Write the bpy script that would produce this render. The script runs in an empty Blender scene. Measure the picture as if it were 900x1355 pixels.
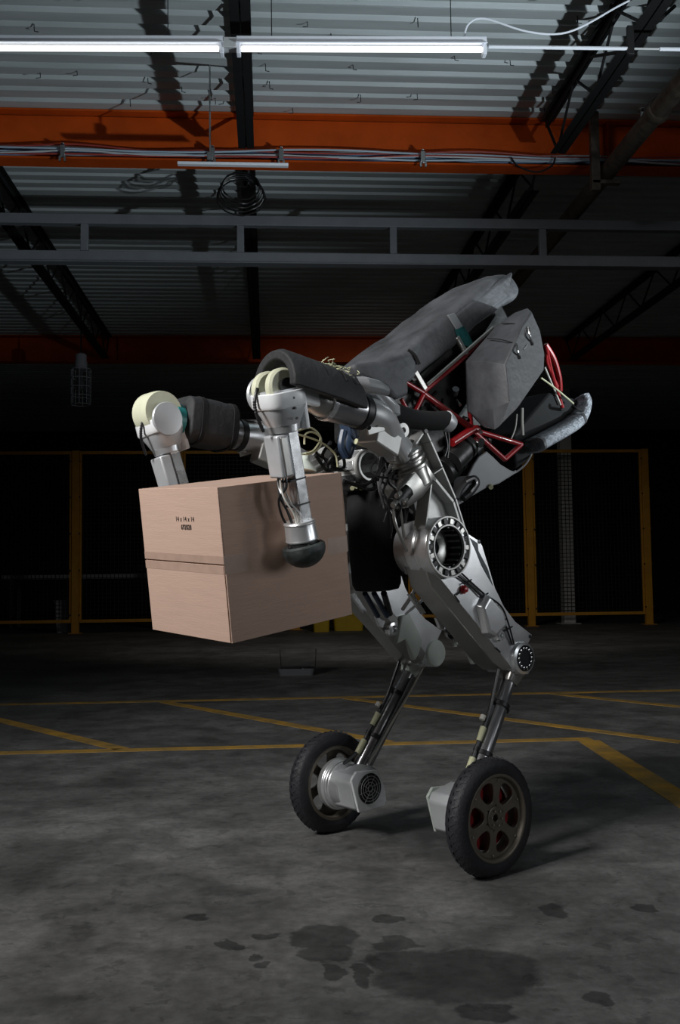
import bpy, bmesh, math, random
from math import sin, cos, tan, pi, radians, degrees, sqrt, atan2, hypot
from mathutils import Vector, Matrix
random.seed(7)
scene = bpy.context.scene
col = scene.collection

# ------------------------------------------------------------------ camera
FPX = 1360.0                                   # focal length in pixels of a 900 x 1355 frame
YAW, PITCH, ROLL = radians(4.08), radians(3.65), radians(0.71)
CAM = Vector((0, 0, 1.0))
fw = Vector((sin(YAW)*cos(PITCH), cos(YAW)*cos(PITCH), sin(PITCH)))
r0 = Vector((cos(YAW), -sin(YAW), 0)); u0 = r0.cross(fw)
rt = r0*cos(ROLL) - u0*sin(ROLL); upv = u0*cos(ROLL) + r0*sin(ROLL)
cd = bpy.data.cameras.new('camera'); cam = bpy.data.objects.new('camera', cd); col.objects.link(cam)
M = Matrix((rt, upv, -fw)).transposed().to_4x4(); M.translation = CAM
cam.matrix_world = M
cd.sensor_fit = 'VERTICAL'; cd.sensor_height = 36.0; cd.lens = 36.0*FPX/1355.0
cd.clip_start = 0.05; cd.clip_end = 200
scene.camera = cam

# ------------------------------------------------------------------ world, lights, exposure
w = bpy.data.worlds.new('World'); scene.world = w; w.use_nodes = True
w.node_tree.nodes['Background'].inputs[0].default_value = (0.55, 0.65, 0.8, 1)
w.node_tree.nodes['Background'].inputs[1].default_value = 0.0015
scene.view_settings.view_transform = 'Standard'; scene.view_settings.look = 'None'
scene.view_settings.exposure = 0.0; scene.view_settings.gamma = 1.0; scene.view_settings.use_curve_mapping = False

def area(name, loc, target, size, power, color, sy=None, spread=180):
    l = bpy.data.lights.new(name, 'AREA'); l.energy = power; l.color = color
    l.shape = 'RECTANGLE'; l.size = size; l.size_y = sy or size; l.spread = radians(spread)
    o = bpy.data.objects.new(name, l); col.objects.link(o); o.location = loc
    o.rotation_euler = (Vector(target) - Vector(loc)).to_track_quat('-Z', 'Y').to_euler(); return o
def spot(name, loc, target, ang, blend, power, color, soft=0.05):
    l = bpy.data.lights.new(name, 'SPOT'); l.energy = power; l.color = color
    l.spot_size = radians(ang); l.spot_blend = blend; l.shadow_soft_size = soft
    o = bpy.data.objects.new(name, l); col.objects.link(o); o.location = loc
    o.rotation_euler = (Vector(target) - Vector(loc)).to_track_quat('-Z', 'Y').to_euler(); return o
area('softbox_key', (-3.5, 0.5, 4.1), (1.3, 5.0, 0.7), 1.1, 54, (1.0, 0.985, 0.975), 1.4, 72)
spot('strobe_side', (3.8, 3.0, 1.8), (0.55, 3.75, 2.10), 57, 1.0, 112, (0.93, 0.97, 1.0), 0.5)
area('softbox_strip', (3.5, 1.3, 1.75), (0.2, 3.3, 1.25), 0.5, 5.5, (0.90, 0.95, 1.0), 1.3, 110)
spot('strobe_ceiling', (3.9, 3.6, 1.5), (-0.2, 5.6, 4.84), 88, 1.0, 760, (0.84, 0.95, 1.0), 0.05)
spot('fence_fill', (1.5, 12.0, 4.2), (1.5, 16.5, 0.0), 116, 1.0, 170, (1.0, 0.95, 0.88), 0.3)  # added fill spot that lifts the fence and far floor, has no fixture

# ------------------------------------------------------------------ materials
def mat(name, base, rough=0.5, metal=0.0, var=0.0, vscale=8.0, bump=0.0, bscale=60.0, dark=None, stretch=(1,1,1), rvar=0.0, coat=0.0, emit=None, estr=0.0):
    m = bpy.data.materials.new(name); m.use_nodes = True
    nt = m.node_tree; b = nt.nodes['Principled BSDF']
    b.inputs['Base Color'].default_value = (*base, 1); b.inputs['Roughness'].default_value = rough; b.inputs['Metallic'].default_value = metal
    if coat: b.inputs['Coat Weight'].default_value = coat
    if emit: b.inputs['Emission Color'].default_value = (*emit, 1); b.inputs['Emission Strength'].default_value = estr
    if var or bump or rvar:
        tc = nt.nodes.new('ShaderNodeTexCoord'); mp = nt.nodes.new('ShaderNodeMapping'); mp.inputs['Scale'].default_value = stretch
        nt.links.new(tc.outputs['Object'], mp.inputs['Vector'])
        n = nt.nodes.new('ShaderNodeTexNoise'); n.inputs['Scale'].default_value = vscale; n.inputs['Detail'].default_value = 6; n.inputs['Roughness'].default_value = 0.6
        nt.links.new(mp.outputs[0], n.inputs['Vector'])
        if var:
            cr = nt.nodes.new('ShaderNodeValToRGB'); cr.color_ramp.elements[0].position = 0.32; cr.color_ramp.elements[1].position = 0.68
            d = dark if dark else tuple(c*(1-var) for c in base)
            cr.color_ramp.elements[0].color = (*d, 1); cr.color_ramp.elements[1].color = (*[min(1, c*(1+var*0.35)) for c in base], 1)
            nt.links.new(n.outputs['Fac'], cr.inputs[0]); nt.links.new(cr.outputs[0], b.inputs['Base Color'])
        if rvar:
            mr = nt.nodes.new('ShaderNodeMapRange'); mr.inputs[1].default_value = 0.3; mr.inputs[2].default_value = 0.7
            mr.inputs[3].default_value = max(0.03, rough-rvar); mr.inputs[4].default_value = min(1, rough+rvar)
            nt.links.new(n.outputs['Fac'], mr.inputs[0]); nt.links.new(mr.outputs[0], b.inputs['Roughness'])
        if bump:
            n2 = nt.nodes.new('ShaderNodeTexNoise'); n2.inputs['Scale'].default_value = bscale; n2.inputs['Detail'].default_value = 5
            nt.links.new(mp.outputs[0], n2.inputs['Vector'])
            bp = nt.nodes.new('ShaderNodeBump'); bp.inputs['Strength'].default_value = bump; bp.inputs['Distance'].default_value = 0.01
            nt.links.new(n2.outputs['Fac'], bp.inputs['Height']); nt.links.new(bp.outputs[0], b.inputs['Normal'])
    return m
MT = {}
MT['alu'] = mat('machined_aluminium', (0.86, 0.87, 0.88), 0.30, 0.78, 0.08, 7, 0.02, 60, rvar=0.03)
MT['alu_dk'] = mat('dark_aluminium', (0.47, 0.465, 0.44), 0.32, 0.85, 0.07, 7, 0.02, 60, rvar=0.03)
MT['alu_mt'] = mat('matte_aluminium', (0.60, 0.60, 0.58), 0.5, 0.55, 0.12, 10, rvar=0.08)
MT['alu_br'] = mat('bright_aluminium', (0.86, 0.87, 0.88), 0.25, 0.8, 0.1, 14, rvar=0.08)
MT['bore'] = mat('dark_bore', (0.05, 0.055, 0.06), 0.35, 0.5, 0.3, 25)
MT['silver_paint'] = mat('silver_paint', (0.62, 0.635, 0.65), 0.38, 0.35, 0.1, 10)
MT['white_plastic'] = mat('white_plastic', (0.92, 0.94, 0.95), 0.3, 0.0, 0.06, 16)
MT['cream'] = mat('cream_plastic', (0.74, 0.75, 0.56), 0.45, 0.0, 0.08, 18)
MT['pale_green'] = mat('pale_green_plastic', (0.60, 0.66, 0.60), 0.45, 0.0, 0.1, 16)
MT['teal'] = mat('teal_tape', (0.03, 0.28, 0.28), 0.4, 0.0, 0.3, 30)
MT['foam'] = mat('dark_foam', (0.088, 0.092, 0.10), 0.62, 0.0, 0.62, 7, 0.7, 26)
MT['foam_dk'] = mat('black_sleeve_foam', (0.032, 0.033, 0.035), 0.7, 0.0, 0.4, 6, 0.4, 40)
MT['pan'] = mat('grey_pan_paint', (0.30, 0.31, 0.32), 0.55, 0.0, 0.15, 6)
MT['pod'] = mat('moulded_black_plastic', (0.074, 0.077, 0.084), 0.5, 0.0, 0.4, 7, 0.12, 45, rvar=0.1)
MT['black'] = mat('black_fabric', (0.007, 0.007, 0.008), 0.85, 0.0, 0.3, 40, 0.2, 300)
MT['black_pl'] = mat('black_plastic', (0.014, 0.014, 0.015), 0.45)
MT['rubber'] = mat('tyre_rubber', (0.021, 0.021, 0.026), 0.6, 0.0, 0.35, 22, 0.25, 120)
MT['ball'] = mat('ball_rubber', (0.05, 0.06, 0.058), 0.5, 0.0, 0.75, 26, 0.3, 40)
MT['bronze'] = mat('bronze_wheel_paint', (0.20, 0.175, 0.14), 0.42, 0.4, 0.2, 20)
MT['red'] = mat('red_tube_paint', (0.36, 0.012, 0.016), 0.3, 0.0, 0.15, 20, coat=0.4)
MT['red_dk'] = mat('red_brake_paint', (0.30, 0.014, 0.018), 0.45)
MT['chrome'] = mat('polished_steel', (0.55, 0.56, 0.57), 0.16, 1.0, 0.15, 20)
MT['steel_dk'] = mat('dark_polished_steel', (0.36, 0.36, 0.37), 0.26, 0.75, 0.12, 20)
MT['mach'] = mat('dark_machinery', (0.05, 0.05, 0.05), 0.4, 0.7, 0.5, 18, 0.1, 80)
MT['padding'] = mat('quilted_grey_wrap', (0.46, 0.49, 0.54), 0.45, 0.3, 0.6, 55, 0.8, 110)
MT['wire_w'] = mat('pale_wire', (0.7, 0.68, 0.62), 0.5)
MT['wire_y'] = mat('pale_yellow_tube', (0.62, 0.62, 0.40), 0.4)
MT['wire_k'] = mat('black_cable', (0.012, 0.012, 0.013), 0.4)
MT['wire_b'] = mat('dark_blue_hose', (0.03, 0.05, 0.09), 0.35)
MT['bolt'] = mat('bolt_steel', (0.6, 0.6, 0.6), 0.25, 1.0)
MT['ink'] = mat('black_ink', (0.05, 0.035, 0.03), 0.8)
MT['decal'] = mat('grey_decal', (0.25, 0.26, 0.27), 0.5)
MT['card'] = mat('corrugated_cardboard', (0.55, 0.378, 0.295), 0.85, 0.0, 0.055, 7, 0.10, 26, stretch=(1, 1, 14))
MT['card_edge'] = mat('cardboard_edge', (0.50, 0.36, 0.26), 0.9, 0.0, 0.2, 60)
MT['tape'] = mat('brown_packing_tape', (0.47, 0.325, 0.255), 0.35, 0.0, 0.12, 20)
MT['deck'] = mat('galvanised_deck', (0.50, 0.545, 0.56), 0.55, 0.15, 0.22, 2.2, 0.03, 20, stretch=(0.35, 2, 1))
MT['orange'] = mat('orange_primer_steel', (0.52, 0.075, 0.008), 0.55, 0.0, 0.22, 3, 0.05, 40)
MT['orange'].node_tree.nodes['Principled BSDF'].inputs['Specular IOR Level'].default_value = 0.15
MT['joist'] = mat('black_joist_steel', (0.006, 0.006, 0.007), 0.6, 0.0, 0.3, 20)
MT['ladder'] = mat('grey_steel_rail', (0.20, 0.215, 0.24), 0.45, 0.2, 0.12, 6)
MT['pipe'] = mat('rusty_dark_pipe', (0.13, 0.105, 0.085), 0.55, 0.4, 0.5, 14, 0.2, 60)
MT['lampbody'] = mat('white_lamp_housing', (0.75, 0.78, 0.85), 0.4)
MT['tube'] = mat('fluorescent_tube', (0.9, 0.9, 0.9), 0.4, emit=(1.0, 0.99, 0.93), estr=1.6)
MT['fence'] = mat('yellow_fence_paint', (0.62, 0.30, 0.03), 0.5, 0.0, 0.15, 5)
MT['mesh'] = mat('black_wire_mesh', (0.01, 0.01, 0.01), 0.6)
MT['colwhite'] = mat('pale_column_paint', (0.62, 0.62, 0.60), 0.7, 0.0, 0.12, 3)
MT['wall'] = mat('dark_wall_paint', (0.02, 0.02, 0.022), 0.9, 0.0, 0.3, 1)
MT['yellow'] = mat('yellow_tote_plastic', (0.55, 0.38, 0.02), 0.5, 0.0, 0.1, 6)
MT['greybin'] = mat('grey_bin_plastic', (0.55, 0.56, 0.62), 0.6, 0.0, 0.1, 6)
MT['tub'] = mat('cloudy_tub_plastic', (0.16, 0.165, 0.175), 0.5)
cab_cols = [(0.10, 0.22, 0.42), (0.42, 0.52, 0.62), (0.04, 0.05, 0.07), (0.16, 0.30, 0.50), (0.55, 0.58, 0.60), (0.36, 0.05, 0.04), (0.07, 0.12, 0.24)]
CABM = [mat('data_cable_%s' % n, c, 0.45) for n, c in zip(('blue', 'pale', 'black', 'sky', 'white', 'red', 'navy'), cab_cols)]

# ------------------------------------------------------------------ mesh builder
def frame_of(d):
    d = Vector(d).normalized(); a = Vector((0, 0, 1)) if abs(d.z) < 0.9 else Vector((0, 1, 0))
    x = a.cross(d).normalized(); y = d.cross(x); return x, y, d
def spline(pts, n=6):
    P = [Vector(p) for p in pts]
    if len(P) < 3: return P
    out = []
    for i in range(len(P)-1):
        p0 = P[max(i-1, 0)]; p1 = P[i]; p2 = P[i+1]; p3 = P[min(i+2, len(P)-1)]
        for k in range(n):
            t = k/n
            out.append(0.5*((2*p1) + (p2-p0)*t + (2*p0-5*p1+4*p2-p3)*t*t + (3*p1-p0-3*p2+p3)*t**3))
    out.append(P[-1]); return out
class MB:
    def __init__(s): s.v = []; s.f = []
    def add(s, v, f):
        o = len(s.v); s.v += [Vector(p) for p in v]; s.f += [[i+o for i in q] for q in f]; return s
    def box(s, c, h, R=None):
        c = Vector(c); R = R or Matrix.Identity(3)
        v = [c + R @ Vector((sx*h[0], sy*h[1], sz*h[2])) for sx in (-1, 1) for sy in (-1, 1) for sz in (-1, 1)]
        return s.add(v, [[0,1,3,2],[4,6,7,5],[0,4,5,1],[2,3,7,6],[0,2,6,4],[1,5,7,3]])
    def beam(s, p0, p1, wx, wy, side=(0, 1, 0)):
        p0 = Vector(p0); p1 = Vector(p1); d = (p1-p0).normalized(); sd = Vector(side); x = (sd - d*sd.dot(d)).normalized(); y = d.cross(x)
        R = Matrix((x, y, d)).transposed()
        return s.box((p0+p1)/2, (wx/2, wy/2, (p1-p0).length/2), R)
    def lathe(s, o, d, prof, n=28, closed=False, cap=True):
        o = Vector(o); x, y, z = frame_of(d); m = len(prof); v = []
        for t, r in prof:
            for k in range(n):
                a = 2*pi*k/n; v.append(o + z*t + (x*cos(a)+y*sin(a))*r)
        f = []
        for i in range(m if closed else m-1):
            j = (i+1) % m
            for k in range(n):
                k2 = (k+1) % n; f.append([i*n+k, i*n+k2, j*n+k2, j*n+k])
        if cap and not closed:
            f.append([k for k in range(n)][::-1]); f.append([(m-1)*n+k for k in range(n)])
        return s.add(v, f)
    def cyl(s, p0, p1, r, r1=None, n=20):
        p0 = Vector(p0); p1 = Vector(p1); L = (p1-p0).length
        return s.lathe(p0, p1-p0, [(0, r), (L, r if r1 is None else r1)], n)
    def tube(s, pts, r, n=8, smooth=True, k=6):
        P = spline(pts, k) if smooth else [Vector(p) for p in pts]
        x = None; v = []; m = len(P)
        for i in range(m):
            d = (P[min(i+1, m-1)] - P[max(i-1, 0)])
            if d.length < 1e-9: d = Vector((0, 0, 1))
            d.normalize()
            if x is None: x, y, _ = frame_of(d)
            else:
                x = (x - d*x.dot(d)); x = x.normalized() if x.length > 1e-6 else frame_of(d)[0]; y = d.cross(x)
            rr = r[i*(len(r)-1)//max(1, m-1)] if isinstance(r, (list, tuple)) else r
            for q in range(n):
                a = 2*pi*q/n; v.append(P[i] + (x*cos(a)+y*sin(a))*rr)
        f = [[i*n+q, i*n+(q+1) % n, (i+1)*n+(q+1) % n, (i+1)*n+q] for i in range(m-1) for q in range(n)]
        f.append(list(range(n))[::-1]); f.append([(m-1)*n+q for q in range(n)])
        return s.add(v, f)
    def prism(s, poly, s0, s1):          # polygon in the robot's fore-aft plane, thick in the lateral direction
        n = len(poly); v = [(a, s0, z) for a, z in poly] + [(a, s1, z) for a, z in poly]
        return s.add(v, [list(range(n))[::-1], [n+i for i in range(n)]] + [[i, (i+1) % n, n+(i+1) % n, n+i] for i in range(n)])
    def loft(s, secs, cap=True):
        n = len(secs[0]); v = [p for q in secs for p in q]; m = len(secs)
        f = [[i*n+k, i*n+(k+1) % n, (i+1)*n+(k+1) % n, (i+1)*n+k] for i in range(m-1) for k in range(n)]
        if cap: f.append(list(range(n))[::-1]); f.append([(m-1)*n+k for k in range(n)])
        return s.add(v, f)
    def mirror(s):
        m = MB(); m.v = [Vector((p.x, -p.y, p.z)) for p in s.v]; m.f = [q[::-1] for q in s.f]; return m
def superell(c, x, y, hx, hy, n=24, p=3.0):
    c = Vector(c); x = Vector(x); y = Vector(y); out = []
    for k in range(n):
        a = 2*pi*k/n; ca, sa = cos(a), sin(a)
        out.append(c + x*hx*math.copysign(abs(ca)**(2/p), ca) + y*hy*math.copysign(abs(sa)**(2/p), sa))
    return out
def to_mesh(name, mb, smooth=True, ang=35):
    bm = bmesh.new(); vs = [bm.verts.new(p) for p in mb.v]
    for q in mb.f:
        try: bm.faces.new([vs[i] for i in q])
        except ValueError: pass
    bmesh.ops.recalc_face_normals(bm, faces=bm.faces)
    me = bpy.data.meshes.new(name); bm.to_mesh(me); bm.free()
    if smooth:
        me.polygons.foreach_set('use_smooth', [True]*len(me.polygons)); me.set_sharp_from_angle(angle=radians(ang))
    return me
def obj(name, mb, m, parent=None, bevel=0.0, smooth=True, seg=2, sub=0, label=None):
    me = mb if isinstance(mb, bpy.types.Mesh) else to_mesh(name, mb, smooth)
    if len(me.materials) == 0: me.materials.append(MT[m] if isinstance(m, str) else m)
    o = bpy.data.objects.new(name, me); col.objects.link(o)
    if parent: o.parent = parent
    if bevel:
        b = o.modifiers.new('bevel', 'BEVEL'); b.width = bevel; b.segments = seg; b.limit_method = 'ANGLE'; b.angle_limit = radians(35)
    if sub:
        q = o.modifiers.new('sub', 'SUBSURF'); q.levels = sub; q.render_levels = sub
    if label: o['label'] = label
    return o
def empty(name, loc=(0, 0, 0), rz=0.0):
    o = bpy.data.objects.new(name, None); col.objects.link(o); o.location = loc; o.rotation_euler = (0, 0, rz); o.empty_display_size = 0.1; return o
def tag(o, label=None, cat=None, group=None, kind=None):
    if label: o['label'] = label
    if cat: o['category'] = cat
    if group: o['group'] = group
    if kind: o['kind'] = kind
    return o

# ------------------------------------------------------------------ the hall
def floor_material():
    m = bpy.data.materials.new('stained_concrete'); m.use_nodes = True; nt = m.node_tree; b = nt.nodes['Principled BSDF']; N = nt.nodes; Lk = nt.links
    tc = N.new('ShaderNodeTexCoord')
    def noise(scale, detail=6, rough=0.6, vec=None):
        n = N.new('ShaderNodeTexNoise'); n.inputs['Scale'].default_value = scale; n.inputs['Detail'].default_value = detail; n.inputs['Roughness'].default_value = rough
        Lk.new(vec or tc.outputs['Object'], n.inputs['Vector']); return n
    def math_(op, a, bb=None, clamp=False):
        n = N.new('ShaderNodeMath'); n.operation = op; n.use_clamp = clamp
        for i, q in enumerate((a, bb)):
            if q is None: continue
            if isinstance(q, (int, float)): n.inputs[i].default_value = q
            else: Lk.new(q, n.inputs[i])
        return n.outputs[0]
    def ramp(f, p0, p1, c0, c1):
        r = N.new('ShaderNodeMapRange'); r.interpolation_type = 'SMOOTHSTEP'; r.inputs[1].default_value = p0; r.inputs[2].default_value = p1; r.inputs[3].default_value = c0; r.inputs[4].default_value = c1
        Lk.new(f, r.inputs[0]); return r.outputs[0]
    # warped coordinates for ragged stain edges
    w1 = noise(7.0, 5); sub = N.new('ShaderNodeVectorMath'); sub.operation = 'SUBTRACT'; sub.inputs[1].default_value = (0.5, 0.5, 0.5); Lk.new(w1.outputs['Color'], sub.inputs[0])
    sc = N.new('ShaderNodeVectorMath'); sc.operation = 'SCALE'; sc.inputs['Scale'].default_value = 0.16; Lk.new(sub.outputs[0], sc.inputs[0])
    ad = N.new('ShaderNodeVectorMath'); ad.operation = 'ADD'; Lk.new(tc.outputs['Object'], ad.inputs[0]); Lk.new(sc.outputs[0], ad.inputs[1])
    stains = [(0.475,2.626,0.222,0.177),(0.356,2.717,0.107,0.094),(0.153,2.947,0.097,0.085),(0.149,2.807,0.077,0.077),(0.345,2.865,0.066,0.058),(0.854,3.079,0.045,0.056),(-0.031,2.754,0.026,0.032),(-0.062,2.817,0.02,0.028),(-0.109,2.901,0.027,0.035),(0.158,2.683,0.031,0.045),(0.224,2.652,0.023,0.069),(1.137,3.082,0.036,0.037),(1.235,3.154,0.05,0.108),(1.425,5.05,0.165,0.154),(1.71,5.05,0.092,0.157),(-0.67,5.345,0.251,0.284),(-0.872,3.754,0.2,0.339),(-0.584,3.048,0.087,0.13),(-0.396,2.909,0.066,0.053),(-0.265,2.718,0.048,0.062),(-0.138,3.383,0.146,0.056),(0.336,3.059,0.035,0.033),(-0.005,2.962,0.03,0.031),(0.487,2.399,0.069,0.058),(-0.217,3.133,0.031,0.034),(-0.579,3.943,0.113,0.099),(0.771,2.455,0.044,0.04),(-0.532,2.545,0.108,0.072)]
    weak = {13, 14, 15, 16, 17, 18, 19, 20, 25, 27, 12}; acc = None; acc2 = None
    for si, (x, y, rx, ry) in enumerate(stains):
        v = N.new('ShaderNodeVectorMath'); v.operation = 'SUBTRACT'; v.inputs[1].default_value = (x, y, 0); Lk.new(ad.outputs[0], v.inputs[0])
        q = N.new('ShaderNodeVectorMath'); q.operation = 'DIVIDE'; q.inputs[1].default_value = (rx*1.05, ry*1.05, 1e6); Lk.new(v.outputs[0], q.inputs[0])
        l = N.new('ShaderNodeVectorMath'); l.operation = 'LENGTH'; Lk.new(q.outputs[0], l.inputs[0])
        if si in weak: acc2 = l.outputs['Value'] if acc2 is None else math_('MINIMUM', acc2, l.outputs['Value'])
        else: acc = l.outputs['Value'] if acc is None else math_('MINIMUM', acc, l.outputs['Value'])
    stain = math_('MAXIMUM', ramp(acc, 0.84, 1.06, 0.85, 0.0), ramp(acc2, 0.6, 1.15, 0.42, 0.0))
    big = noise(0.9, 8, 0.62); fine = noise(26, 6, 0.7); mid = noise(4.5, 8, 0.65); spots = noise(13.0, 3, 0.5, ad.outputs[0])
    blot = ramp(big.outputs['Fac'], 0.40, 0.62, 0.62, 1.0)
    mott = ramp(mid.outputs['Fac'], 0.30, 0.70, 0.66, 1.18)
    fin = ramp(fine.outputs['Fac'], 0.3, 0.7, 0.78, 1.14)
    drop = ramp(spots.outputs['Fac'], 0.61, 0.645, 1.0, 0.74)
    k = math_('MULTIPLY', math_('MULTIPLY', blot, mott), math_('MULTIPLY', fin, drop))
    k = math_('MULTIPLY', k, math_('SUBTRACT', 1.0, math_('MULTIPLY', stain, 0.66)))
    colr = N.new('ShaderNodeVectorMath'); colr.operation = 'SCALE'; colr.inputs[0].default_value = (0.190, 0.188, 0.183); Lk.new(k, colr.inputs['Scale'])
    Lk.new(colr.outputs[0], b.inputs['Base Color'])
    rg = math_('SUBTRACT', ramp(mid.outputs['Fac'], 0.3, 0.7, 0.55, 0.75), math_('MULTIPLY', stain, 0.06)); Lk.new(rg, b.inputs['Roughness'])
    bp = N.new('ShaderNodeBump'); bp.inputs['Strength'].default_value = 0.18; bp.inputs['Distance'].default_value = 0.006
    Lk.new(math_('ADD', fine.outputs['Fac'], mid.outputs['Fac']), bp.inputs['Height']); Lk.new(bp.outputs[0], b.inputs['Normal'])
    return m
def paint_material():
    m = mat('worn_yellow_floor_paint', (0.56, 0.31, 0.045), 0.6, 0, 0.45, 6, 0.2, 80, dark=(0.27, 0.19, 0.08)); return m
fl = MB().box((1, 10, -0.1), (14, 17, 0.1)); FLOOR = tag(obj('floor', fl, floor_material(), smooth=False), kind='structure')
PAINT = paint_material()
def strip(p0, p1, wd, ext=0.0):
    p0 = Vector((*p0, 0.0015)); p1 = Vector((*p1, 0.0015)); d = (p1-p0).normalized(); p0 = p0 - d*ext; p1 = p1 + d*ext
    mb = MB().beam(p0, p1, 0.003, wd, (0, 0, 1)); return obj('painted_line', mb, PAINT, FLOOR, smooth=False)
strip((-9, 6.2), (1.96, 6.21), 0.10); strip((-9, 8.61), (10, 8.68), 0.10)
strip((-0.85, 8.58), (0.72, 6.27), 0.10); strip((-2.62, 8.58), (-0.87, 6.25), 0.10); strip((0.65, 8.58), (2.45, 6.0), 0.10)
strip((1.925, 6.155), (1.74, 3.2), 0.13)
strip((2.40, 8.58), (4.2, 6.0), 0.10); strip((-4.4, 8.58), (-2.65, 6.25), 0.10)

ZC = 4.84                                       # underside of the roof deck
tag(obj('wall_back', MB().box((1, 26.9, 2.5), (14, 0.1, 2.6)), 'wall', smooth=False), kind='structure')
tag(obj('wall_left', MB().box((-12.9, 10, 2.5), (0.1, 17, 2.6)), 'wall', smooth=False), kind='structure')
tag(obj('wall_right', MB().box((14.9, 10, 2.5), (0.1, 17, 2.6)), 'wall', smooth=False), kind='structure')
CEIL = tag(obj('ceiling', MB().box((1, 10, ZC+0.15), (14, 17, 0.05)), 'wall', smooth=False), kind='structure')
pitch = 0.19; prof = []
for i in range(5):
    y = i*pitch; prof += [(y, 0), (y+0.115, 0), (y+0.132, 0.034), (y+0.172, 0.034)]
prof += [(5*pitch, 0), (5*pitch+0.02, 0)]
dm = MB(); n = len(prof)
dm.add([(-13, y, z) for y, z in prof] + [(15, y, z) for y, z in prof], [[i, i+1, n+i+1, n+i] for i in range(n-1)])
# folded lip at the sheet's edge gives the dark seam
dm.add([(-13, 0.0, 0), (15, 0.0, 0), (15, 0.0, -0.008), (-13, 0.0, -0.008), (-13, 0.012, -0.008), (15, 0.012, -0.008), (15, 0.012, 0), (-13, 0.012, 0)], [[0,1,2,3],[3,2,5,4],[4,5,6,7]])
dme = to_mesh('deck_sheet', dm, False); dme.materials.append(MT['deck'])
y = -1.9
while y < 26:
    o = bpy.data.objects.new('deck_sheet', dme); col.objects.link(o); o.parent = CEIL; o.location = (0, y, ZC)
    y += 5*pitch
# screw tips hanging out of the deck
rs = random.Random(3)
scm = MB()
for i in range(70):
    x = rs.uniform(-3.2, 3.6); yy = rs.uniform(5.6, 8.2); l = rs.uniform(0.03, 0.06)
    scm.tube([(x, yy, ZC+0.01), (x+0.003, yy, ZC-l), (x+rs.choice((-1, 0, 1))*0.03, yy, ZC-l-0.004)], 0.0035, 5, False)
tag(obj('deck_screw_tips', scm, 'joist', CEIL), kind='stuff')

# orange beams
def orange_beam(Y, label):
    r = empty('steel_beam', (1, Y, ZC-0.42)); tag(r, label, 'beam', 'orange roof beams')
    obj('web', MB().box((0, 0, 0.20), (13.5, 0.006, 0.19)), 'orange', r, smooth=False)
    obj('flange', MB().box((0, 0, 0.408), (13.5, 0.09, 0.008)), 'orange', r, smooth=False)
    obj('flange', MB().box((0, 0, 0.008), (13.5, 0.09, 0.008)), 'orange', r, smooth=False)
    for x in (-8, -3.3, 1.9, 6.5):
        for sd in (-1, 1): obj('stiffener', MB().box((x, sd*0.045, 0.208), (0.005, 0.038, 0.19)), 'orange', r, smooth=False)
    return r
BY = 8.36
orange_beam(BY, 'near orange steel roof beam carrying the bundle of blue cables')
orange_beam(16.2, 'far dim orange steel roof beam deep in the dark hall')
# cable bundle lying on the near beam's lower flange
zb = ZC-0.42+0.018
cb = empty('cable_bundle', (0, BY-0.05, zb)); tag(cb, 'bundle of blue, white and black data cables along the near orange beam', 'cables')
for i in range(13):
    rr = random.Random(i+20); pts = []; yo = -0.075+rr.uniform(0, 0.09); zo = rr.uniform(0.0, 0.075)
    for k in range(0, 31):
        x = -7+k*0.55; pts.append((x, yo+rr.uniform(-0.012, 0.012), 0.006+max(0, zo+rr.uniform(-0.022, 0.022))))
    obj('cable', MB().tube(pts, rr.uniform(0.006, 0.010), 6, True, 3), CABM[i % len(CABM)], cb)
for x in (-1.62, -0.42, 0.14, 1.31):
    c = obj('cable_clip', MB().box((x, -0.09, 0.02), (0.02, 0.012, 0.05)).box((x, -0.06, 0.085), (0.012, 0.04, 0.005)), 'bolt', cb, 0.004)
    obj('clip_foot', MB().box((x-0.02, -0.1, -0.045), (0.008, 0.008, 0.02)).box((x+0.02, -0.1, -0.045), (0.008, 0.008, 0.02)), 'bolt', c)
obj('cable_loop', MB().tube([(2.05, -0.09, 0.03), (2.1, -0.13, -0.06), (2.25, -0.14, -0.11), (2.38, -0.13, -0.05), (2.42, -0.1, 0.03)], 0.008, 6), 'wire_k', cb)

# open web joists
def joist(X, Y0, Y1, label):
    L = Y1-Y0; r = empty('roof_joist', (X, Y0, 4.40)); tag(r, label, 'joist', 'black open web roof joists')
    for sx in (-1, 1):
        obj('top_chord', MB().box((sx*0.032, L/2, 0.40), (0.026, L/2, 0.004)).box((sx*0.008, L/2, 0.375), (0.004, L/2, 0.03)), 'joist', r, smooth=False)
        obj('bottom_chord', MB().box((sx*0.034, L/2, 0.0), (0.028, L/2-0.3, 0.004)).box((sx*0.008, L/2, 0.028), (0.004, L/2-0.3, 0.03)), 'joist', r, smooth=False)
    npan = max(2, int(L/1.0)); st = (L-0.6)/npan
    for k in range(npan):
        ya = 0.3+k*st
        obj('web_rod', MB().cyl((0, ya, 0.03), (0, ya+st/2, 0.385), 0.011, n=8), 'joist', r)
        obj('web_rod', MB().cyl((0, ya+st/2, 0.385), (0, ya+st, 0.03), 0.011, n=8), 'joist', r)
    obj('end_rod', MB().cyl((0, 0.3, 0.02), (0, 0.0, 0.385), 0.012, n=8), 'joist', r); obj('end_rod', MB().cyl((0, L-0.3, 0.02), (0, L, 0.385), 0.012, n=8), 'joist', r)
joist(-0.14, 1.0, BY-0.1, 'black roof joist in the near bay, its flat underside crossing behind the tube lamps')
joist(2.37, 1.0, BY-0.1, 'black roof joist in the near bay with its zigzag web showing, beside the pipe')
joist(-2.45, BY+0.1, 16.1, 'black zigzag joist in the dark bay behind the orange beam, at the left edge')
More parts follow.
